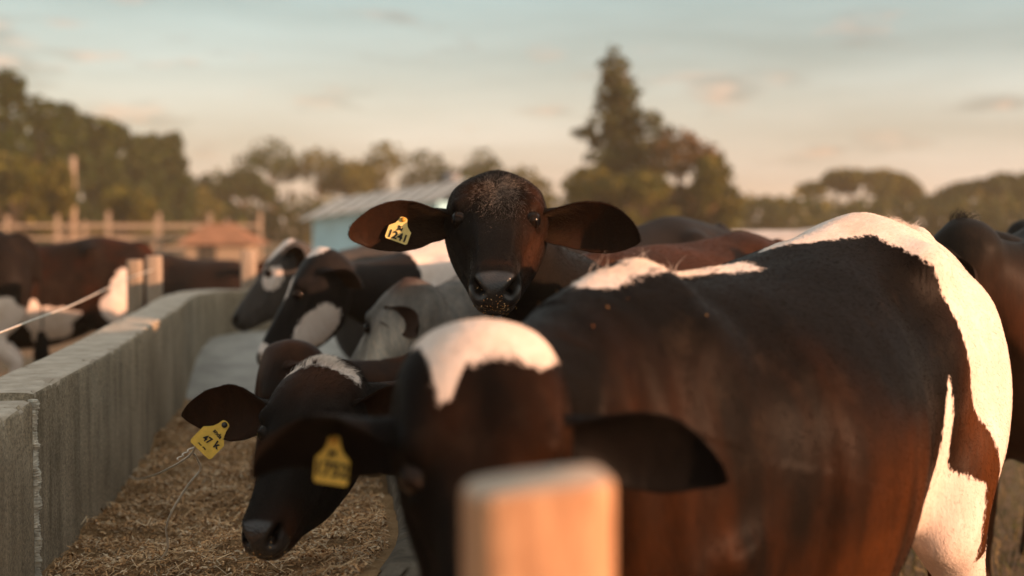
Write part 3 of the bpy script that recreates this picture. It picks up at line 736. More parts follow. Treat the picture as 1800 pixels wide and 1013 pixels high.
    fattr(me, 'patch', pv); fattr(me, 'bare', bare); fattr(me, 'coat', np.concatenate([col, np.ones((len(col), 1))], 1), 'FLOAT_COLOR')
    o = link('cow', me, M['coat'], None, loc, yaw, label=label, category='cow')
    if group: o['group'] = group
    # eyes
    for ec, look, r in lids:
        E = Geo(); E.ellipsoid((0, 0, 0), (r, r, r), 22, 28); v, f = E.arrays(); em = mesh_arrays('eye', v + ec, f); ang = np.arccos(np.clip((v / r) @ look, -1, 1)); fattr(em, 'iris', ang / R(60)); link('eye', em, M['eye'], o)
    # short coat hair
    if hair:
        FQ = FA[0]; fn = np.cross(VA[FQ[:, 2]] - VA[FQ[:, 0]], VA[FQ[:, 3]] - VA[FQ[:, 1]]); nA = len(VA)
        NA = np.stack([sum(np.bincount(FQ[:, q], fn[:, j], nA) for q in range(4)) for j in range(3)], -1); NA = NA / (np.linalg.norm(NA, axis=1)[:, None] + 1e-12)
        make_hair(o, VA, FQ, NA, hair, HA, PA, col, pv, h, nn, s, k, kind)
    info = dict(o=o, O=O, h=h, s=s, n=nn, hs=hs, ears=earinfo, toL=toL, dirL=dirL, k=k, VA=VA, kind=kind, col=col, earL=[(ears[j] or {}).get('L', .22) if ears else .22 for j in (0, 1)])
    COWS.append(info)
    return info


def make_hair(o, V, F, N, spec, H, P, col, pv, h, nn, s, k, kind):
    """short coat hair as one curves object; spec: list of (count, weight function, length, flow function, colour function)"""
    pts = []; cols = []; rads = []
    a = V[F[:, 2]] - V[F[:, 0]]; b = V[F[:, 3]] - V[F[:, 1]]; area = np.linalg.norm(np.cross(a, b), axis=1)
    for (cnt, wf, ln, lift, flowf, cf, rad) in spec:
        w = (np.isin(kind, (1, 2)) if wf == 'ear' else (kind == 2) * np.clip((.19 - np.abs(H[:, 1])) / .06, 0, 1) if wf == 'earin' else wf(P, H) * (kind == 0) * (1 - inh(H) * (H[:, 0] > .445))).astype(float)[F].mean(1) * area; cs = np.cumsum(w)
        if cs[-1] <= 0: continue
        fi = np.searchsorted(cs, RNG.random(cnt) * cs[-1]); fi = np.clip(fi, 0, len(F) - 1)
        u, v = RNG.random((2, cnt)); q = F[fi]
        wt = np.stack([(1 - u) * (1 - v), u * (1 - v), u * v, (1 - u) * v], -1)
        p = (V[q] * wt[..., None]).sum(1); n = (N[q] * wt[..., None]).sum(1); n /= np.linalg.norm(n, axis=1)[:, None]
        fl = flowf(p / k, (H[q] * wt[..., None]).sum(1), h, nn, s); fl = fl + RNG.normal(0, .28, (cnt, 3)); fl = fl - (fl * n).sum(1)[:, None] * n; fl /= np.linalg.norm(fl, axis=1)[:, None] + 1e-9
        L = ln * (0.6 + 0.8 * RNG.random(cnt))[:, None]; lf = lift * (0.5 + RNG.random(cnt))[:, None]
        d1 = fl + n * lf; d1 /= np.linalg.norm(d1, axis=1)[:, None]; d2 = fl + n * lf * 0.35; d2 /= np.linalg.norm(d2, axis=1)[:, None]
        pp = np.stack([p - n * .0008, p + d1 * L * .4, p + d1 * L * .4 + d2 * L * .6], 1)
        pts.append(pp); pm = (pv[q] * wt).sum(1) + (vnoise(p * 60) - .5) * .03
        cc = (col[q] * wt[..., None]).sum(1); cc = np.where((pm > 0)[:, None], np.array([[.70, .61, .54]]), cc * 1.1)
        if cf is not None: cc = cf(p / k, (H[q] * wt[..., None]).sum(1), cc)
        cols.append(cc * (0.7 + 0.6 * RNG.random(cnt))[:, None]); rads.append(np.full(cnt, rad))
    P3 = np.concatenate(pts); C = np.concatenate(cols); n = len(P3); rad = np.concatenate(rads)
    cu = bpy.data.hair_curves.new('coat_hair'); cu.add_curves([3] * n)
    cu.attributes['position'].data.foreach_set('vector', P3.astype(np.float32).ravel())
    ra = cu.attributes.get('radius') or cu.attributes.new('radius', 'FLOAT', 'POINT')
    ra.data.foreach_set('value', (rad[:, None] * np.array([[1, .8, .15]])).astype(np.float32).ravel())
    ca = cu.attributes.new('hcol', 'FLOAT_COLOR', 'CURVE'); ca.data.foreach_set('color', np.concatenate([C, np.ones((n, 1))], 1).astype(np.float32).ravel())
    cu.materials.append(M['hair'])
    ho = bpy.data.objects.new('coat_hair', cu); COL.objects.link(ho); ho.parent = o


def flow_body(P, H, h, nn, s):
    f = np.tile(np.array([-.75, 0, -.6]), (len(P), 1))
    hd = np.clip((H[:, 0] + .02) / .06, 0, 1) * (np.abs(H[:, 1]) < .16) * (np.abs(H[:, 2]) < .25) * (H[:, 0] < .56)
    # whorl on the forehead: up and outward above it, down the face below
    fh = h[None] * np.clip((H[:, 0:1] - .10) / .06, -1, 1) + s[None] * (H[:, 1:2] * 9)
    return f * (1 - hd)[:, None] + fh * hd[:, None]


def flow_ear(P, H, h, nn, s): return s[None] * np.sign(H[:, 1:2]) + .25 * nn[None]


def wt_head(P, H): return ((H[:, 0] > -.05) & (H[:, 0] < .445) & (np.abs(H[:, 1]) < .16) & (np.abs(H[:, 2]) < .24)).astype(float)
def wt_all(P, H): return (P[:, 2] > .3).astype(float)


HERD = 'cattle feeding along the trough'


def world_ear(e, f, **kw): return dict(e=e, f=f, **kw)


# --- cow 1241: looks straight at the camera over the others' backs
def patch_A(P, H, nf): return np.full(len(P), -1.0)


def tint_A(P, H, c, nf):
    br = np.array([0.060, 0.023, 0.010])
    w = .75 * gauss(H, (.27, .11, -.07), (.10, .06, .06)) + .55 * gauss(H, (.13, .09, .02), (.07, .04, .05)) + .35 * gauss(H, (.10, -.06, .04), (.05, .04, .05)) + .15 * gauss(H, (.42, 0, .0), (.012, .06, .02))  # orange of the sunlit cheek and brow, tinted into the coat
    w = np.where(P[:, 2] > 1.2, np.maximum(w, .45 * (P[:, 0] < .6)), w)
    w = np.clip(w * (1 + 1.4 * nf), 0, 1)[:, None]
    return c * (1 - w) + br * w


def grey_A(P, H, c):
    w = gauss(H, (.145, .010, .04), (.080, .045, .06)) * (0.25 + 0.9 * vnoise(H * np.array([45, 120, 30]))) + .8 * gauss(H, (.40, .058, -.01), (.03, .012, .03)) + .5 * gauss(H, (.39, -.055, -.01), (.03, .010, .03))
    w = .9 * (RNG.random(len(P)) < np.clip(w * .75, 0, .7)); w = w[:, None]
    return c * (1 - w) + np.array([.26, .22, .19]) * w


A_h = (0.0, -.89, -.46); A_hs = 1.08
A = make_cow((.56, 4.75), (-.6, -.8), 1.0, (-.042, 3.905, 1.512), A_h, (1, 0, 0), A_hs, .0058, (.0060, .0050, .0042), patch_A, tint_A,
             [world_ear((.93, -.34, -.05), (-.52, -.80, -.30), L=.258, W=.067, droop=.034, root=(.125, .106, -.050)),
              world_ear((-.95, -.28, -.05), (.40, -.88, -.22), L=.262, W=.064, droop=.022, root=(.125, .106, -.050))],
             'black cow with tag 1241 staring at the camera over the backs of the others', HERD, hip=1.36, wither=1.31, headw=1.07,
             hair=[(60000, wt_head, .0055, .22, flow_body, grey_A, .0002), (12000, lambda P, H: gauss(H, (.12, .01, .04), (.07, .045, .06)), .012, .4, flow_body, grey_A, .00024), (22000, 'ear', .009, .35, flow_ear, None, .0002), (1600, 'earin', .030, .7, flow_ear, lambda P, H, c: c * 0 + np.array([.06, .034, .018]), .0002), (50000, lambda P, H: (P[:, 2] > .8).astype(float), .010, .22, flow_body, None, .0003)])

# --- the big cow in front: white crown, long dark flank, white rump
B_LEG = [(-.33, 1.41), (-.39, 1.31), (-.44, 1.16), (-.50, 1.04), (-.56, .95), (-.605, .86), (-.635, .74), (-.62, .66), (-.565, .65), (-.54, .74), (-.525, .84), (-.42, .88), (-.385, 1.0), (-.355, 1.09), (-.34, 1.02), (-.32, .88), (-.31, .7), (-.30, .55), (-.2, .3), (1.2, .3), (1.2, 1.6), (-.25, 1.6)]


def patch_B(P, H, nf):
    dark = poly_sd(P[:, [0, 2]] - np.array([.055, -.015]) + nf[:, None] * .03, B_LEG)
    white = -dark
    white = np.where(P[:, 1] < -.03, np.maximum(white, -.2), white)
    white = np.maximum(white, np.minimum(.050 + .03 * nf - np.abs(P[:, 1] + .02) + np.clip((-.12 - P[:, 0]), -.2, .25) * .36, np.minimum(P[:, 2] - 1.15, .08 - P[:, 0])))
    white = np.where(P[:, 2] < .60, np.maximum(white, np.where(P[:, 0] < -.3, .1, -1)), white)
    white = np.maximum(white, blob(P, (.475, .01, 1.33), (.215, .056, .042)) + .09 * nf)
    white = np.minimum(white, -blob(P, (-.78, .15, .98), (.05, .06, .20)) - .03 * nf)          # dark streak beside the tail
    white = np.minimum(white, -blob(P, (-.775, .045, 1.25), (.06, .055, .085)) - .02 * nf)
    white = np.where((P[:, 0] < -.845) & (P[:, 2] < 1.27), -1, white)
    # head: white crown
    hd = (H[:, 0] > -.09) & (np.abs(H[:, 1]) < .14) & (np.abs(H[:, 2]) < .13)
    crown = .070 - H[:, 0] - .55 * np.abs(H[:, 1] - .0) + .075 * np.exp(-((H[:, 1] + .045) / .022) ** 2) + .05 * nf + .03 * np.exp(-((H[:, 1] - .08) / .03) ** 2)
    crown = np.minimum(crown, H[:, 2] + .085)
    white = np.where(hd, np.maximum(np.minimum(crown, .15), -1), white)
    return white


def tint_B(P, H, c, nf):
    br = np.array([0.098, 0.031, 0.006])  # sun's orange glow on the lower flank, mixed into the coat colour
    w = np.clip((1.14 + .55 * fbm(P + 3.3, 2.2, 2) - P[:, 2]) / .55, 0, 1) ** 1.6 * .9 * (.7 + 1.2 * nf) * (1 - inh(H)) + .25 * gauss(H, (.15, .08, .02), (.10, .06, .08)) + .1 * gauss(H, (.12, -.04, .02), (.08, .03, .08))
    w = w * np.clip(.75 + 2.6 * fbm(P * np.array([1.8, 1, .8]), 3.4, 4) + 1.2 * fbm(P * np.array([3.0, 1, .5]), 9, 2), .08, 1.3) * (1 - .75 * np.exp(-(((P[:, 0] + .12) / .20) ** 2 + ((P[:, 2] - .66) / .16) ** 2)))
    w = np.maximum(w, .45 * np.exp(-((P[:, 0] + .50) / .10) ** 2) * (P[:, 2] > .7))
    w = np.clip(w, 0, 1)[:, None]
    return c * (1 - w) + br * w


def folds_B(V, N, H, k):
    """slack skin folds where the neck turns towards the camera"""
    P = V / k; d = np.zeros(len(V))
    for (x, amp) in ((.80, .007), (.72, .008), (.645, .007), (.575, .004)):
        cx = x + .16 * (P[:, 2] - 1.0)
        d += amp * np.exp(-((P[:, 0] - cx) / .026) ** 2)
    d *= np.exp(-((P[:, 2] - .98) / .22) ** 2) * (1 - inh(H)) * np.clip(P[:, 1] / .08, 0, 1)
    d += -.012 * np.exp(-(((P[:, 0] - .33) / .03) ** 2 + ((P[:, 2] - .85) / .25) ** 2)) * (P[:, 1] > 0)
    return V + N * (d * k)[:, None]


tuft = lambda P, H: np.clip(blob(P, (.455, .0, 1.33), (.25, .06, .06)) + .01, 0, 1) * 20
tuft2 = lambda P, H: np.clip(blob(P, (-.62, .0, 1.36), (.10, .03, .05)) + .006, 0, 1) * 20
up_flow = lambda P, H, h, nn, s: np.tile(np.array([-.2, 0, 1.0]), (len(P), 1))
B = make_cow((.535, 2.945), (-.635, -.77), 1.0, (-.046, 2.03, 1.235), (0.01, -.52, -.85), (1, 0, .02), 1.08, .0075, (.0034, .0028, .0024), patch_B, tint_B,
             [world_ear((.97, .02, -.15), (-.46, -.86, -.22), L=.245, W=.059, tip=.2, droop=.035, root=(.115, .085, -.05)),
              world_ear((-.96, .05, -.20), (-.45, -.50, -.74), L=.225, W=.074, droop=.03, root=(.105, .085, -.05))],
             'large dark cow with white crown and white rump filling the front', HERD, hip=1.415, wither=1.297, belly=1.10, neckw=1.15, earcol=(.0035, .003, .0028), extra=folds_B,
             hair=[(110000, wt_all, .008, .18, flow_body, None, .00026), (26000, wt_head, .006, .25, flow_body, None, .0002), (8000, 'ear', .007, .35, flow_ear, None, .0002), (3000, tuft, .012, .4, flow_body, None, .0003), (28, tuft, .034, 1.6, up_flow, None, .0004), (500, tuft2, .020, 1.0, up_flow, None, .0004)])


# --- the one eating with its wired tag
def patch_C(P, H, nf):
    w = np.minimum(.016 + .02 * nf - np.abs(H[:, 0] - .005 - .25 * np.abs(H[:, 1])), H[:, 2] + .02)
    hd = (H[:, 0] > -.09) & (np.abs(H[:, 1]) < .14) & (np.abs(H[:, 2]) < .13)
    return np.where(hd, w, -1)


def tint_C(P, H, c, nf):
    br = np.array([0.045, 0.018, 0.009]); w = .8 * gauss(H, (.05, .03, .03), (.07, .10, .06)) + .7 * gauss(H, (.44, .06, -.06), (.05, .05, .05)) + .5 * (P[:, 2] > 1.0) * (H[:, 0] < -.05)
    w = np.clip(w * (1 + nf), 0, 1)[:, None]; return c * (1 - w) + br * w


C = make_cow((.45, 3.86), (-.8, -.6), .84, at(566, 648, 3.30), (-.22, -.74, -.63), (.95, -.20, .22), .98, .0065, (.0065, .0058, .0052), patch_C, tint_C,
             [world_ear((.98, .10, .12), (-.1, -.9, -.2), L=.18, W=.052, root=(.10, .088, -.05)),
              world_ear((-.97, .1, .06), (.15, -.93, -.1), L=.250, W=.066, droop=.016, root=(.10, .088, -.05))],
             'black cow eating with a pale scribbled tag in its ear and wire below it', HERD,
             hair=[(36000, wt_head, .0055, .24, flow_body, None, .0002), (26000, lambda P, H: ((P[:, 2] > .8) & (P[:, 0] > 0)).astype(float), .010, .22, flow_body, None, .0003), (2500, lambda P, H: gauss(H, (-.01, .03, .01), (.03, .06, .04)), .018, .7, flow_body, None, .0003), (8000, 'ear', .007, .35, flow_ear, None, .0002)])


# --- grey cow, head turned away
def patch_D(P, H, nf):
    sp = blob(P, (-.10, .24, 1.22), (.10, .14, .06)) + .04 * nf
    return sp


def tint_D(P, H, c, nf):
    hd = np.clip((P[:, 0] - .30) / .2, 0, 1)[:, None]
    gr = np.array([.105, .105, .102]) * (1 + 1.3 * fbm(P * np.array([1, 1, .5]), 16, 3) + .8 * nf)[:, None]
    ck = np.clip(1.3 * gauss(H, (.24, .08, -.14), (.16, .20, .09)) * (1 + nf), 0, 1)[:, None]; gr = gr * (1 - ck) + np.array([.46, .43, .38]) * ck * (1 + 1.0 * fbm(P * np.array([1.4, 1, .5]), 22, 3))[:, None]
    bl = .35 * np.clip(gauss(H, (.17, .1, -.02), (.10, .05, .05)), 0, 1)[:, None]
    br = np.clip(1.2 * gauss(H, (.0, .0, .0), (.045, .12, .06)), 0, 1)[:, None]
    gr = gr * (1 - bl) + np.array([.03, .03, .032]) * bl; gr = gr * (1 - br) + np.array([.055, .028, .018]) * br
    return c * (1 - hd) + gr * hd


D_ = make_cow((.40, 6.05), (-.76, -.65), 1.0, at(722, 500, 5.2), (-.56, .30, -.75), (-.54, -.84, 0), 1.05, .0085, (.013, .012, .012), patch_D, tint_D,
              [world_ear((.50, -.70, -.22), (-.75, -.60, -.1), L=.17, W=.055, curl=.8, root=(.09, .10, -.05)), world_ear((.3, .9, .1), (-.5, .2, -.5), L=.19, W=.06)],
              'grey speckled cow with its face turned away behind the white crown', HERD, hip=1.42, earcol=(.022, .013, .010),
              hair=[(30000, lambda P, H: (P[:, 0] > .3).astype(float), .011, .25, flow_body, None, .0004)])


# --- black and white cow behind it, in profile
def patch_E(P, H, nf):
    w = np.minimum(blob(H, (.0, .0, .02), (.05, .09, .06)), 1) + .03 * nf
    w = np.maximum(w, blob(H, (.19, -.02, .03), (.055, .06, .03)))
    w = np.maximum(w, blob(H, (.27, .09, -.15), (.12, .07, .075)) + .05 * nf)
    w = np.maximum(w, blob(H, (.46, .0, -.05), (.055, .09, .10)) + .03 * nf)
    w = np.maximum(w, blob(P, (.45, .0, 1.15), (.22, .40, .34)) + .06 * nf)
    w = np.maximum(w, blob(P, (-.45, .0, 1.35), (.20, .2, .1)))
    return w


E_ = make_cow((-.02, 6.85), (-.72, -.70), 1.0, at(563, 445, 6.0), (-.52, -.22, -.82), (.25, -.96, .1), 1.08, .010, (.010, .009, .009), patch_E, None,
              [world_ear((.80, -.52, -.30), (-.3, -.5, -.7), L=.19, W=.062), world_ear((-.3, .9, .1), (-.5, .2, -.5), L=.19, W=.06)],
              'black and white cow in profile with white cheek and muzzle over the trough', HERD, wither=1.30)


# --- dark one with head deep in the trough
G_ = make_cow((-.04, 5.24), (-.75, -.66), .72, at(482, 616, 4.6), (-.10, -.30, -.95), (.35, -.92, .2), 1.02, .011, (.012, .009, .008), lambda P, H, nf: np.maximum(np.full(len(P), -1.0), blob(H, (.0, -.1, -.02), (.05, .06, .05))),
              lambda P, H, c, nf: c * (1 - np.clip(nf * 1.5 + .3, 0, 1)[:, None]) + np.array([.05, .02, .010]) * np.clip(nf * 1.5 + .3, 0, 1)[:, None],
              [world_ear((.75, -.5, -.15), (-.3, -.6, -.5), L=.20, W=.06), None], 'dark brown cow with its head down between the scribbled tag cow and the grey cow', HERD)


# --- farther along the trough and behind
def patch_F(P, H, nf):
    w = blob(H, (.06, .0, .03), (.16, .10, .06)) + .04 * nf
    w = np.maximum(w, blob(H, (.20, .10, -.04), (.07, .05, .05)))
    return np.maximum(w, blob(P, (.1, 0, 1.2), (.3, .4, .3)) + .08 * nf)


F_ = make_cow((-.36, 8.15), (-.78, -.62), .98, at(512, 428, 7.4), (-.62, -.20, -.76), (.2, -.97, .1), 1.05, .012, (.045, .043, .042), patch_F, None, None,
              'grey cow with white forehead behind the black and white cow', HERD)

BACK = 'cattle standing behind the feeding row'


def patch_h(P, H, nf):
    return np.maximum(blob(P, (.45, .0, 1.30), (.16, .12, .10)) + .06 * nf, blob(P, (-.35, .1, 1.30), (.18, .2, .12)) + .06 * nf)


make_cow((.05, 9.6), (-.92, -.38), 1.0, (-1.05, 9.15, 1.02), (-.7, -.1, -.7), (.1, -.99, 0), 1.0, .014, (.016, .012, .010), patch_h, None, None, 'dark cow with small white shoulder and hip patches behind the ear of tag 1241', BACK)
make_cow((.55, 11.2), (.9, -.42), 1.02, (1.55, 10.7, 1.25), (.75, -.2, -.6), (.2, .97, 0), 1.0, .014, (.060, .026, .014), lambda P, H, nf: blob(P, (-.5, 0, 1.32), (.30, .25, .12)) + .08 * nf, None, None, 'brown cow with pinkish white rump far behind the feeding row', BACK)
make_cow((2.2, 11.0), (-.95, .3), 1.0, (1.25, 11.2, 1.30), (-.75, .1, -.6), (-.1, -.99, 0), 1.0, .014, (.10, .085, .075), lambda P, H, nf: blob(P, (.5, 0, 1.2), (.9, .6, .5)) + .1 * nf, None, None, 'pale cow far behind the long dark flank', BACK)


# --- the dark cow past the white rump
def tint_I(P, H, c, nf):
    w = np.clip(.8 * np.clip((1.25 - P[:, 2]) / .3, 0, 1) * (1 + nf), 0, 1)[:, None]; return c * (1 - w) + np.array([.045, .018, .008]) * w


make_cow((2.02, 5.25), (-.45, -.89), 1.05, at(1688, 395, 4.5), (-.35, .45, -.80), (-.70, -.70, 0), 1.0, .010, (.010, .009, .008), None, tint_I,
         [world_ear((.2, -.75, -.55), (-.6, -.2, -.5), L=.18, W=.055), None], 'black cow with tufted poll standing past the white rump', BACK, wither=1.33,
         hair=[(70, lambda P, H: gauss(H, (-.02, 0, .02), (.02, .03, .03)), .04, 1.0, up_flow, None, .0007)])

# --- cattle beyond the trough wall
BEY = 'cattle beyond the trough wall'


def patch_J1(P, H, nf):
    w = np.where(P[:, 2] < .66 + .2 * nf, .05, -1.0)
    w = np.maximum(w, blob(P, (-.62, .2, .75), (.16, .3, .20)) + .10 * nf); return w


def patch_J2(P, H, nf):
    w = blob(P, (-.60, .25, .90), (.12, .20, .22)) + .22 * nf; w = np.maximum(w, blob(P, (-.05, .30, .74), (.22, .2, .18)) + .26 * nf)
    return np.maximum(w, np.where(P[:, 2] < .50 + .2 * nf, .05, -1.0))


def tint_J2(P, H, c, nf):
    w = np.clip(.05 + 1.6 * nf, 0, 1)[:, None]; return c * (1 - w) + np.array([.040, .013, .006]) * w


make_cow((-3.92, 9.15), (-.95, -.31), .97, (-4.85, 8.85, .95), (-.7, -.1, -.7), (.1, -.99, 0), 1.0, .013, (.007, .0055, .005), patch_J1, None, None, 'dark cow with white hind legs beyond the wall, cut by the frame', BEY)
make_cow((-3.42, 10.4), (-.97, -.22), .92, (-4.25, 10.25, .85), (-.6, -.1, -.8), (.1, -.99, 0), .95, .013, (.009, .006, .005), patch_J2, tint_J2, None, 'red-brown and white cow standing beyond the trough wall beside the two posts', BEY)
make_cow((-2.80, 12.6), (.93, -.36), .80, (-2.10, 12.35, 1.08), (.75, -.3, -.55), (.35, .93, 0), .85, .013, (.018, .012, .010), lambda P, H, nf: blob(P, (-.72, 0, 1.34), (.06, .07, .06)), None, None, 'small dark calf behind the posts at the far bend of the wall', BEY)


# ------------------------------------------------------------------ ear tags
def text_mesh(txt, size):
    cu = bpy.data.curves.new('t', 'FONT'); cu.body = txt; cu.size = size; cu.align_x = 'CENTER'; cu.align_y = 'CENTER'; cu.extrude = 0.0004; cu.offset = size * .03
    ob = bpy.data.objects.new('t', cu); COL.objects.link(ob); dg = bpy.context.evaluated_depsgraph_get()
    me = bpy.data.meshes.new_from_object(ob.evaluated_get(dg)); bpy.data.objects.remove(ob); return me


def ear_tag(cow, px, py, D, width, height, rot, normal, texts, mat, stud, bend=0.0):
    """flat plastic tag whose stud sits at photo pixel px, py; rot turns its long axis (0 = hanging straight down)"""
    o = cow['o']; bpy.context.view_layer.update(); ds = []
    mi = o.matrix_world.inverted(); c0 = Vector((0, 0, CAM_Z)); sc_ = FPX / D
    for dx, dy in ((0, 0), (-.35 * width, .5 * height), (.35 * width, .5 * height), (0, .8 * height)):      # lay it on the ear itself
        qx = dx * math.cos(rot) + dy * math.sin(rot); qy = -dx * math.sin(rot) + dy * math.cos(rot)
        p = at(px + qx * sc_, py + qy * sc_, D); hit, loc_, nrm_, fi_ = o.ray_cast(mi @ c0, (mi.to_3x3() @ (p - c0)).normalized())
        if hit and abs((o.matrix_world @ loc_ - c0).length - (p - c0).length) < .4: ds.append((o.matrix_world @ loc_ - c0).length / (p - c0).length)
    if ds:
        nD = D * ds[0] - .008 if max(ds) - min(ds) > .05 else D * min(ds) - .007
        width *= nD / D; height *= nD / D; D = nD
    c = at(px, py, D); nz = Vector(unit(normal)); up0 = Vector((0, 0, 1)); x0 = up0.cross(nz).normalized(); y0 = nz.cross(x0)
    x = x0 * math.cos(rot) + y0 * math.sin(rot); y = -x0 * math.sin(rot) + y0 * math.cos(rot)
    Mw = Matrix(((x.x, y.x, nz.x, c.x), (x.y, y.y, nz.y, c.y), (x.z, y.z, nz.z, c.z), (0, 0, 0, 1)))
    w, hh = width / 2, height
    out = [(-.16, .08), (-.10, .12), (0, .135), (.10, .12), (.16, .08), (.20, -.08), (.27, -.22), (.40, -.34), (.50, -.42), (.50, -.93), (.44, -1.0), (-.44, -1.0), (-.50, -.93), (-.50, -.42), (-.40, -.34), (-.27, -.22), (-.20, -.08)]
    pts = np.array([(a * width, b * hh) for a, b in out]); th = .0014
    zb = lambda p: bend * (p[:, 0] / w) ** 2 + bend * .5 * (p[:, 1] / hh)
    G = Geo(); n = len(pts); f = np.stack([pts[:, 0], pts[:, 1], zb(pts) + th], -1); b = np.stack([pts[:, 0], pts[:, 1], zb(pts)], -1)
    cc = np.array([[0, -.6 * hh]]); cf = np.array([0, -.6 * hh, zb(cc)[0] + th]); cb = np.array([0, -.6 * hh, zb(cc)[0]])
    i = np.arange(n); j = (i + 1) % n
    G.add(np.concatenate([f, b, cf[None], cb[None]]), np.stack([i + n, j + n, j, i], -1)[:, ::-1], np.concatenate([np.stack([j, i, np.full(n, 2 * n)], -1), np.stack([i + n, j + n, np.full(n, 2 * n + 1)], -1)]))
    me = G.mesh('ear_tag', False); t = link('ear_tag', me, mat); t.matrix_world = Mw
    bpy.context.view_layer.update()
    mw = t.matrix_world.copy(); t.parent = o; bpy.context.view_layer.update(); t.matrix_parent_inverse = o.matrix_world.inverted(); t.matrix_world = mw
    G = Geo(); th_ = np.linspace(0, 2 * math.pi, 16, endpoint=False); r0 = width * .10
    G.tube_grid(np.array([[(r0 * q * math.cos(a), r0 * q * math.sin(a) + .02 * hh, z) for a in th_] for q, z in ((1, -.004), (1.05, .003), (.95, .006), (.5, .0075), (.05, .008))]))
    link('tag_stud', G.mesh('tag_stud'), stud, t)
    for (txt, size, tx, ty, tr) in texts:
        me = text_mesh(txt, size * height); k = link('tag_number', me, M['ink'], t); k.location = (tx * width, ty * hh, th + .0012 + abs(bend) * .3); k.rotation_euler = (0, 0, tr)
    return t


ear_tag(A, 709, 387, 3.635, .060, .058, R(-20), (.05, -1, .02), [('1241', .46, 0, -.76, 0), ('JM', .22, 0, -.42, R(-6)), ('~', .3, -.04, -.30, 0)], M['tagpale'], M['stud'])
ear_tag(C, 394, 748, 3.12, .062, .076, R(-44), (.05, -1, .1), [('47', .26, -.08, -.62, R(8)), ('snda', .17, .05, -.30, R(-5)), ('k', .30, .30, -.55, R(10)), ('~ ~', .2, -.05, -.85, 0)], M['tag'], M['studdark'])
ear_tag(B, 588, 775, 1.90, .052, .058, R(-3), (-.38, -.92, .1), [('1752', .46, 0, -.68, 0), ('JM', .20, .0, -.30, 0)], M['tag'], M['stud'])

# ------------------------------------------------------------------ posts, wires
def rough_post(name, x, y, z1, w, d, mat, label, lean=(0, 0), slope=0.0, rz=0.0, group=None, cat='post', seg=14, ex=6):
    G = Geo(); rings = []; m = 24
    for z in np.concatenate([np.linspace(-.05, z1 - .012, seg), [z1 - .004, z1]]):
        q = 1.0 if z < z1 - .01 else (.985 if z < z1 - .002 else .93)
        r = []
        for a in np.linspace(0, 2 * math.pi, m, endpoint=False):
            cx, sx = math.cos(a), math.sin(a); X = w / 2 * q * math.copysign(abs(cx) ** (2 / ex), cx); Y_ = d / 2 * q * math.copysign(abs(sx) ** (2 / ex), sx)
            X *= 1 + .03 * (vnoise(np.array([[z * 3, a * 1.3, x * 9]]))[0] - .5) * 2; Y_ *= 1 + .03 * (vnoise(np.array([[z * 3, a * 1.3, x * 9 + 5]]))[0] - .5) * 2
            r.append((X * math.cos(rz) - Y_ * math.sin(rz) + lean[0] * z, X * math.sin(rz) + Y_ * math.cos(rz) + lean[1] * z, z + (slope * X if z > z1 - .3 else 0)))
        rings.append(r)
    G.tube_grid(np.array(rings))
    o = link(name, G.mesh(name), mat, None, (x, y, 0), 0, label=label, category=cat)
    if group: o['group'] = group
    return o


rough_post('wooden_post', .021, 1.17, 1.187, .122, .10, M['post'], 'blurred squared wooden post standing right before the camera', slope=.10, rz=R(8), seg=30, ex=3.6)
FP = 'fence posts behind the trough wall'
rough_post('fence_post', -2.30, 8.65, 1.17, .085, .085, M['oldwood'], 'shorter fence post behind the wall, next to the brown and white cow', (0.004, 0), group=FP)
rough_post('fence_post', -2.12, 8.45, 1.20, .085, .085, M['palewood'], 'tan fence post nearest the far bend of the wall, with wire stapled to it', (-.006, 0), group=FP)
rough_post('fence_post', -1.86, 10.0, 1.20, .10, .10, M['palewood'], 'pale fence post standing beyond the far bend of the wall beside the calf', (.008, 0), group=FP)
G = Geo(); ww = [at(-40, 600, 3.6), at(60, 562, 4.6), at(135, 533, 5.6), at(220, 492, 7.7), (-2.12, 8.4, 1.12)]
G.tube(catmull(np.array([tuple(p) for p in ww]), 40), .0035, 6); link('fence_wire', G.mesh('fence_wire'), M['wire'], label='straight strand of fence wire running outside the trough wall to the posts', category='wire')
# loose wire tangled below the ear
up = [(347, 770, 3.335), (338, 796, 3.40), (318, 812, 3.6), (300, 822, 3.8), (275, 834, 4.2), (245, 842, 4.75), (228, 838, 4.95)]
dn = [(338, 796, 3.40), (346, 806, 3.43), (352, 826, 3.45), (336, 846, 3.46), (322, 866, 3.47), (303, 898, 3.48), (292, 930, 3.50), (295, 962, 3.52), (282, 985, 3.54), (266, 1004, 3.56)]
G = Geo()
for L_ in (up, dn): G.tube(catmull(np.array([tuple(at(*p)) for p in L_]), 50), .0029, 6)
tw = np.array([tuple(at(338, 790, 3.40))]); a = np.linspace(0, 6 * math.pi, 40)
G.tube(tw + np.stack([.004 * np.cos(a) - .002 * a, .004 * np.sin(a), -.0016 * a + .004], -1), .0016, 5)
link('loose_wire', G.mesh('loose_wire'), M['wire'], label='kinked loose wire hanging below the scribbled tag down to the silage', category='wire')
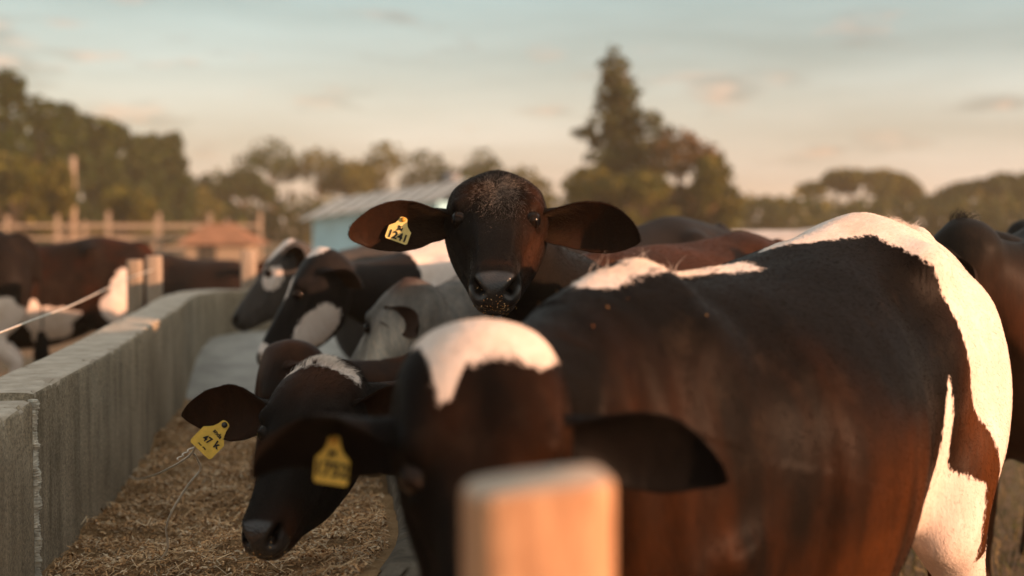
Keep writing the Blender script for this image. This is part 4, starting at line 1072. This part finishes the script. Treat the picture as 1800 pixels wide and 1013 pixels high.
# bits of chopped feed stuck to coats and noses
def chaff(cow, n, wf, size, cols):
    V = cow['VA']; H = np.stack([(V - cow['O']) @ cow['h'], (V - cow['O']) @ cow['s'], (V - cow['O']) @ cow['n']], -1) / cow['hs']
    w = wf(V / cow['k'], H) * (cow['kind'] == 0); w = w / w.sum(); idx = RNG.choice(len(V), n, p=w)
    me_ = cow['o'].data; NN = np.zeros(len(V) * 3, np.float32); me_.vertices.foreach_get('normal', NN); NN = NN.reshape(-1, 3)[idx]; p = V[idx] + NN * .004
    a = RNG.normal(size=(n, 3)); a -= (a * NN).sum(1)[:, None] * NN * .8; a /= np.linalg.norm(a, axis=1)[:, None]; b = np.cross(a, NN); sz = size * (.4 + 1.2 * RNG.random(n))[:, None]
    VV = np.stack([p - a * sz, p + b * sz * .45, p + a * sz + NN * sz * .3, p - b * sz * .45, p + NN * sz * .5], 1).reshape(-1, 3); i = np.arange(n)[:, None] * 5
    T = np.concatenate([i + np.array([[0, 1, 4]]), i + np.array([[1, 2, 4]]), i + np.array([[2, 3, 4]]), i + np.array([[3, 0, 4]])])
    me2 = mesh_arrays('chaff', VV, [T], False); cc = np.asarray(cols)[RNG.integers(0, len(cols), n)]
    fattr(me2, 'scol', np.repeat(np.concatenate([cc, np.ones((n, 1))], 1), 5, 0), 'FLOAT_COLOR'); link('chaff', me2, M['strand'], cow['o'], kind='stuff')


CH = [(.45, .20, .06), (.38, .22, .09), (.55, .36, .17)]
chaff(A, 90, lambda P, H: gauss(H, (.49, 0, -.075), (.03, .028, .022)) , .0022, CH)
chaff(B, 12, lambda P, H: (P[:, 2] > 1.10) * (P[:, 1] > -.05) * (P[:, 0] > .45) * (1 - inh(H)), .0034, [(.30, .12, .035), (.24, .13, .05)])
chaff(C, 60, lambda P, H: gauss(H, (.48, 0, -.08), (.03, .04, .03)), .0025, CH)


# ------------------------------------------------------------------ far buildings and fences
def rail_fence(x0, x1, y, posts, top, label, lean=0.0):
    root = link('rail_fence', None, loc=((x0 + x1) / 2, y, 0), label=label, category='fence')
    pm = Geo(); pm.box((0, 0, top / 2), (.12, .12, top)); pme = pm.mesh('post', False)
    seg = (x1 - x0) / (posts - 1); rm = Geo(); rm.box((0, 0, 0), (seg * 1.0, .05, .115)); rme = rm.mesh('rail', False)
    for i in range(posts):
        o = link('post', pme, M['palewood'], root, (x0 + i * seg - (x0 + x1) / 2, 0, 0), random.uniform(-.1, .1)); o.scale.z = random.uniform(.95, 1.12)
    for i in range(posts - 1):
        for z in (.35, .80, 1.25):
            if z < top: o = link('rail', rme, M['palewood'], root, (x0 + (i + .5) * seg - (x0 + x1) / 2, -.11, z + random.uniform(-.03, .03)), random.uniform(-.004, .004)); o.rotation_euler[1] = random.uniform(-.012, .012)


rail_fence(-24, -9.2, 52, 9, 1.62, 'weathered board corral fence below the dark trees')
rail_fence(-30, -12, 60, 7, 1.5, 'second board corral fence standing behind the first one')
G = Geo(); G.tube([(0, 0, -.1), (.02, 0, 2.5), (.05, 0, 4.1)], [.14, .13, .11], 12)
link('pole', G.mesh('pole'), M['palewood'], None, (-18.2, 59, 0), label='tall bare wooden pole beside the corral fence', category='pole')

# low shed with a rusty roof
sh = link('shed', None, loc=(-10.3, 50.5, 0), label='low shed with rusty hipped roof at the end of the corral fence', category='shed')
G = Geo(); G.box((0, 0, .32), (2.1, 2.0, .64)); link('wall', G.mesh('wall', False), M['oldwood'], sh)
G = Geo(); G.add([(-1.35, -1.3, .62), (1.5, -1.3, .62), (1.5, 1.3, .62), (-1.35, 1.3, .62), (-.55, 0, 1.36), (.4, 0, 1.36)], [(0, 1, 5, 4), (2, 3, 4, 5), (0, 3, 2, 1)], [(1, 2, 5), (3, 0, 4)]); link('roof', G.mesh('roof', False), M['rust'], sh)
G = Geo(); G.box((-.3, -1.02, .30), (.6, .05, .58)); link('door', G.mesh('door', False), M['darkopen'], sh)  # dark slab painted for the shade of an open doorway

# pale blue building
bb = link('building', None, loc=(-2.85, 36, 0), rotz=R(-24), label='small light blue building with pale sheet roof behind the herd', category='building')
G = Geo(); W_, D2, H_ = 3.5, 2.6, 1.66
G.add([(-W_ / 2, -D2 / 2, 0), (W_ / 2, -D2 / 2, 0), (W_ / 2, D2 / 2, 0), (-W_ / 2, D2 / 2, 0), (-W_ / 2, -D2 / 2, H_ - .18), (W_ / 2, -D2 / 2, H_ + .24), (W_ / 2, D2 / 2, H_ + .24), (-W_ / 2, D2 / 2, H_ - .18)], [(0, 1, 5, 4), (1, 2, 6, 5), (2, 3, 7, 6), (3, 0, 4, 7)])
link('wall', G.mesh('wall', False), M['blue'], bb)
G = Geo()
for i in range(18):
    x0 = -W_ / 2 - .2 + i * (W_ + .4) / 18; x1 = x0 + (W_ + .4) / 18; zz = lambda x: H_ + .05 + .42 * (x + W_ / 2) / W_; ridge = .04 if i % 2 else 0
    G.add([(x0, -D2 / 2 - .3, zz(x0) + ridge - .25), (x1, -D2 / 2 - .3, zz(x1) + ridge - .25), (x1, .1, zz(x1) + ridge + .30), (x0, .1, zz(x0) + ridge + .30), (x1, D2 / 2 + .3, zz(x1) + ridge - .2), (x0, D2 / 2 + .3, zz(x0) + ridge - .2)], [(0, 1, 2, 3), (3, 2, 4, 5)])
link('roof', G.mesh('roof', False), M['roof'], bb)
for xx in (.9,):
    G = Geo(); G.box((0, 0, 0), (.62, .06, .75)); f_ = link('window', G.mesh('window', False), M['roof'], bb, (xx, -D2 / 2 - .01, 1.12)); G = Geo(); G.box((0, -.02, 0), (.50, .05, .62)); link('pane', G.mesh('pane', False), M['tank'], f_)
G = Geo()
G.tube([(0, 0, 0), (0, 0, .30), (0, 0, .34)], [.26, .26, .2], 18); G.box((0, 0, -1.1), (.4, .4, 2.2))
link('water_tank', G.mesh('water_tank'), M['tank'], None, (-1.65, 39, 2.42), label='small dark water tank raised behind the blue building', category='tank')


# ------------------------------------------------------------------ trees
def crown_mesh(blobs, count, size, cols, seed):
    r = np.random.default_rng(seed); vol = np.array([b[1][0] * b[1][1] * b[1][2] for b in blobs]) ** .75; vol /= vol.sum()
    V = []; C = []
    for (c, rd), f in zip(blobs, vol):
        k = max(12, int(count * f)); d = r.normal(size=(k, 3)); d /= np.linalg.norm(d, axis=1)[:, None]
        rad = (0.35 + 0.65 * r.random(k) ** .5)[:, None] * (1 + .28 * (vnoise(d * 2.3 + seed) - .5))[:, None] * 1.05
        p = np.asarray(c) + d * np.asarray(rd) * rad
        a = r.normal(size=(k, 3)); a /= np.linalg.norm(a, axis=1)[:, None]; b = np.cross(a, r.normal(size=(k, 3))); b /= np.linalg.norm(b, axis=1)[:, None]
        s = size * (0.5 + r.random(k))[:, None]
        V.append(np.stack([p - a * s, p + b * s * .55, p + a * s, p - b * s * .55], 1).reshape(-1, 3))
        cc = np.asarray(cols)[r.integers(0, len(cols), k)] * (0.7 + .6 * r.random(k))[:, None] * (0.75 + .5 * vnoise(p * .8 + seed))[:, None]
        C.append(np.repeat(cc, 4, 0))
    V = np.concatenate(V); C = np.concatenate(C); me = mesh_arrays('crown', V, [np.arange(len(V)).reshape(-1, 4)], False)
    fattr(me, 'leafcol', np.concatenate([C, np.ones((len(C), 1))], 1), 'FLOAT_COLOR'); return me


DARK = [(0.026, 0.044, 0.005), (0.038, 0.050, 0.006), (0.019, 0.033, 0.005)]
OLIVE = [(0.088, 0.084, 0.011), (0.115, 0.095, 0.012), (0.062, 0.068, 0.010)]
RUST = [(0.14, 0.075, 0.03), (0.10, 0.07, 0.028), (0.17, 0.09, 0.035)]  # leaf colours warmed to carry orange sunlight


def trunk_mesh(hgt, r0, blobs, seed):
    r = random.Random(seed); G = Geo(); top = max(b[0][2] for b in blobs)
    G.tube(catmull(np.array([(0, 0, -.1, r0 * 1.3), (r.uniform(-.1, .1), 0, hgt * .35, r0 * .85), (r.uniform(-.2, .2), 0, hgt * .7, r0 * .6), (blobs[0][0][0] * .2, 0, max(hgt, top * .92), r0 * .15)]), 14)[:, :3], np.linspace(r0 * 1.3, r0 * .15, 14), 8)
    for (c, rd) in blobs[:7]:
        z0 = min(hgt * .6, c[2] * .7); G.tube(catmull(np.array([(0, 0, z0), (c[0] * .5, c[1] * .5, (z0 + c[2]) / 2 - .1), tuple(c)]), 8), np.linspace(r0 * .45, r0 * .08, 8), 6)
    return G.mesh('trunk')


def tree(name, x, y, blobs, count, size, cols, hgt, r0, label, seed, group='trees around the pasture'):
    root = link(name, None, loc=(x, y, 0), label=label, category='tree', group=group)
    link('trunk', trunk_mesh(hgt, r0, blobs, seed), M['bark'], root); link('crown', crown_mesh(blobs, count, size, cols, seed), M['leaf'], root)
    return root


def top_z(py, D): return CAM_Z + (390 - py) / FPX * D


def tall_blobs(H, w, seed, low=.18):
    r = random.Random(seed); out = [((0, 0, H * .90), (w * .26, w * .26, H * .105))]
    for i in range(9):
        q = low + (0.95 - low) * i / 9; rad = w * (.52 - .30 * q) * r.uniform(.8, 1.15); out.append(((r.uniform(-.22, .22) * w, r.uniform(-.25, .25) * w, H * q), (rad, rad, H * .10 * r.uniform(.9, 1.3))))
    return out


def round_blobs(H, w, seed, open_=False, n=9):
    r = random.Random(seed); out = [((0, 0, H * .80), (w * .30, w * .3, H * .20))]
    for i in range(n):
        a = r.uniform(0, 6.28); q = r.uniform(.2, .42); zz = r.uniform(.5 if open_ else .30, .82); out.append(((math.cos(a) * w * q, math.sin(a) * w * q, H * zz), (w * r.uniform(.12, .22), w * r.uniform(.12, .22), H * r.uniform(.08, .16))))
    return out


# the tall dark row at the left
ROWL = [(-30, 118, 62, 3.2), (22, 124, 66, 2.6), (72, 168, 70, 2.6), (118, 182, 74, 2.6), (168, 202, 78, 2.6), (205, 212, 80, 2.4), (238, 236, 82, 2.0), (266, 234, 84, 1.7), (303, 234, 86, 1.9)]
for i, (px, py, D, w) in enumerate(ROWL):
    Hh = top_z(py, D); w = w * D / 62
    tree('tall_tree', (px - 900) / FPX * D, D, tall_blobs(Hh, w, 20 + i, .10), 3000, .17 * D / 62, DARK, Hh * .8, .22,
         ['tallest dark tree at the edge of the frame', 'tall dark tree second from the frame edge', 'dark tree with a narrow domed top left of the pole', 'dark tree right behind the bare pole', 'dark tree with a double rounded top right of the pole', 'rounded dark tree in the middle of the descending row', 'shorter dark tree where the row steps down', 'slim pointed dark tree second from the low end of the row', 'slim pointed dark tree ending the descending row'][i], 40 + i)
# lower yellowish trees in front of them
for i, (px, py, D, w) in enumerate([(25, 270, 56, 3.8), (98, 285, 58, 2.6), (215, 330, 62, 3.4)]):
    Hh = top_z(py, D); tree('broad_tree', (px - 900) / FPX * D, D, round_blobs(Hh, w, 60 + i), 2600, .15, OLIVE, Hh * .6, .16, ['yellowish broad tree below the tallest dark trees', 'small yellowish tree left of the bare pole', 'wide yellowish tree low behind the corral fence'][i], 70 + i)
# middle row with light through the crowns
MID = [(385, 300, 100, 3.6, 1), (345, 330, 96, 3.2, 0), (478, 240, 105, 5.2, 1), (560, 258, 108, 4.4, 1), (430, 300, 100, 3.4, 0), (680, 246, 108, 4.2, 1), (745, 262, 110, 4.0, 1), (620, 285, 104, 4.2, 0), (850, 262, 112, 3.6, 1), (920, 292, 112, 3.6, 1), (800, 300, 104, 4.2, 0)]
MLAB = ['thin small tree in the gap after the dark row', 'low bushy tree right of the descending row', 'open crowned tree with sky gaps, tallest of the middle row', 'open tree with pinkish gaps above the blue building edge', 'dense low tree under the open crowned trees', 'dark flat topped open tree above the blue building', 'open tree left of the staring head', 'dense low tree between two open trees', 'hazy open tree just above the staring head', 'pale hazy tree between the staring head and the conifer', 'dense hazy tree behind the water tank']
for i, (px, py, D, w, op) in enumerate(MID):
    Hh = top_z(py, D); w *= 1.3; tree('open_tree' if op else 'bushy_tree', (px - 900) / FPX * D, D, round_blobs(Hh, w, 90 + i, bool(op)), 1000 if op else 2600, .20 if op else .26, OLIVE if i % 2 else DARK, Hh * .8, .16, MLAB[i], 110 + i)
# hedge-like undergrowth along the far edge of the field
G = []
for i in range(70):
    px = -60 + i * 29; D = 96 + 14 * random.random(); Hh = top_z(random.uniform(338, 362) if px < 1000 else random.uniform(336, 362), D); G.append((((px - 900) / FPX * D, D, Hh * .45), (2.2, 1.6, Hh * .58)))
me = crown_mesh(G, 16000, .30, OLIVE + DARK, 5); link('undergrowth', me, M['leaf'], None, kind='stuff', label='continuous scrub along the far edge of the field', category='scrub')
# the big conifer
D = 66; cx = (1105 - 900) / FPX * D; Hh = top_z(84, D); bl = [((-.75, 0, Hh * .965), (.30, .3, Hh * .05))]; r = random.Random(5)
for i in range(14):
    q = .90 - i * .062; wd = (1 - q) * 4.3 + .25
    for sgn in (-1, 1):
        cxo = -.75 + (.9 - q) * 1.6; out = wd * r.uniform(.45, .85); bl.append(((cxo + sgn * out * .75, r.uniform(-.5, .5) * wd, Hh * (q + r.uniform(-.015, .02))), (out * .55 + .12, out * .5 + .12, Hh * .038)))
    bl.append(((-.75 + (.9 - q) * 1.4, 0, Hh * q), (wd * .38 + .12, wd * .38 + .12, Hh * .05)))
tree('conifer', cx, D, bl, 9000, .16, [(0.052, 0.064, 0.016), (0.066, 0.072, 0.018), (0.042, 0.052, 0.014)], Hh * .9, .24, 'big ragged conifer standing alone above the herd', 140)
for i, (px, py, D, w, cl) in enumerate([(1192, 226, 64, 4.4, RUST), (1252, 272, 63, 2.8, OLIVE), (1035, 292, 62, 3.6, OLIVE), (1130, 300, 61, 4.0, OLIVE)]):
    Hh = top_z(py, D); tree('broad_tree', (px - 900) / FPX * D, D, round_blobs(Hh, w, 150 + i), 2400, .15, cl, Hh * .6, .12, ['rust coloured tree lit by the sun beside the conifer', 'round green tree at the outer edge of the conifer group', 'low hazy tree under the conifer, next to the staring head', 'low hazy tree at the foot of the conifer'][i], 160 + i)
# domed trees at the right
for i, (px, py, D, w) in enumerate([(1515, 292, 120, 11.5), (1760, 300, 112, 10.5), (1350, 345, 118, 5.0), (1640, 345, 118, 4.5)]):
    Hh = top_z(py, D); rr = random.Random(170 + i); bl = []
    for j in range(26):
        a = rr.uniform(0, 6.28); q = math.sqrt(rr.random()) * .5; bl.append(((math.cos(a) * w * q, math.sin(a) * w * q * .6, Hh * (.25 + .68 * math.sqrt(max(0, 1 - (q / .52) ** 2)) * rr.uniform(.85, 1))), (w * .11, w * .11, Hh * .09)))
    tree('domed_tree', (px - 900) / FPX * D, D, bl, 5200, .27, OLIVE if i != 1 else DARK, Hh * .6, .35, ['wide domed tree with light twigs showing at its top', 'dark green domed tree at the frame edge above the black cow', 'low hazy tree beside the wide domed tree', 'small hazy tree between the two domed trees'][i], 180 + i)


# ------------------------------------------------------------------ grass past the big cow
def grass_pts(N):
    x = 1.3 + 3.4 * RNG.random(N); y = 4.2 + 9 * RNG.random(N) ** 1.2; return np.stack([x, y, 0 * x - .02], -1)


strands('grass', 16000, lambda N: grass_pts(N) + np.array([0, 0, .05]), .05, .16, .0028, [(0.10, 0.095, 0.03), (0.16, 0.12, 0.05), (0.07, 0.075, 0.022), (0.22, 0.16, 0.075)], M['grass'], up=3.0, kind='stuff', label='short half dry grass past the white rump', category='grass')

# ------------------------------------------------------------------ dusty air
G = Geo(); G.box((0, 225, 6.2), (680, 620, 15.0)); hz = G.mesh('haze', False)
m = bpy.data.materials.new('dusty_air'); m.use_nodes = True; nt = m.node_tree; nt.nodes.clear(); o_ = nt.nodes.new('ShaderNodeOutputMaterial'); v_ = nt.nodes.new('ShaderNodeVolumePrincipled')
v_.inputs['Color'].default_value = (0.95, 0.84, 0.62, 1); v_.inputs['Density'].default_value = 0.0010; v_.inputs['Anisotropy'].default_value = 0.0
nt.links.new(v_.outputs[0], o_.inputs['Volume'])
link('haze', hz, m, kind='stuff', label='thin warm dust hanging in the air over the field', category='haze')
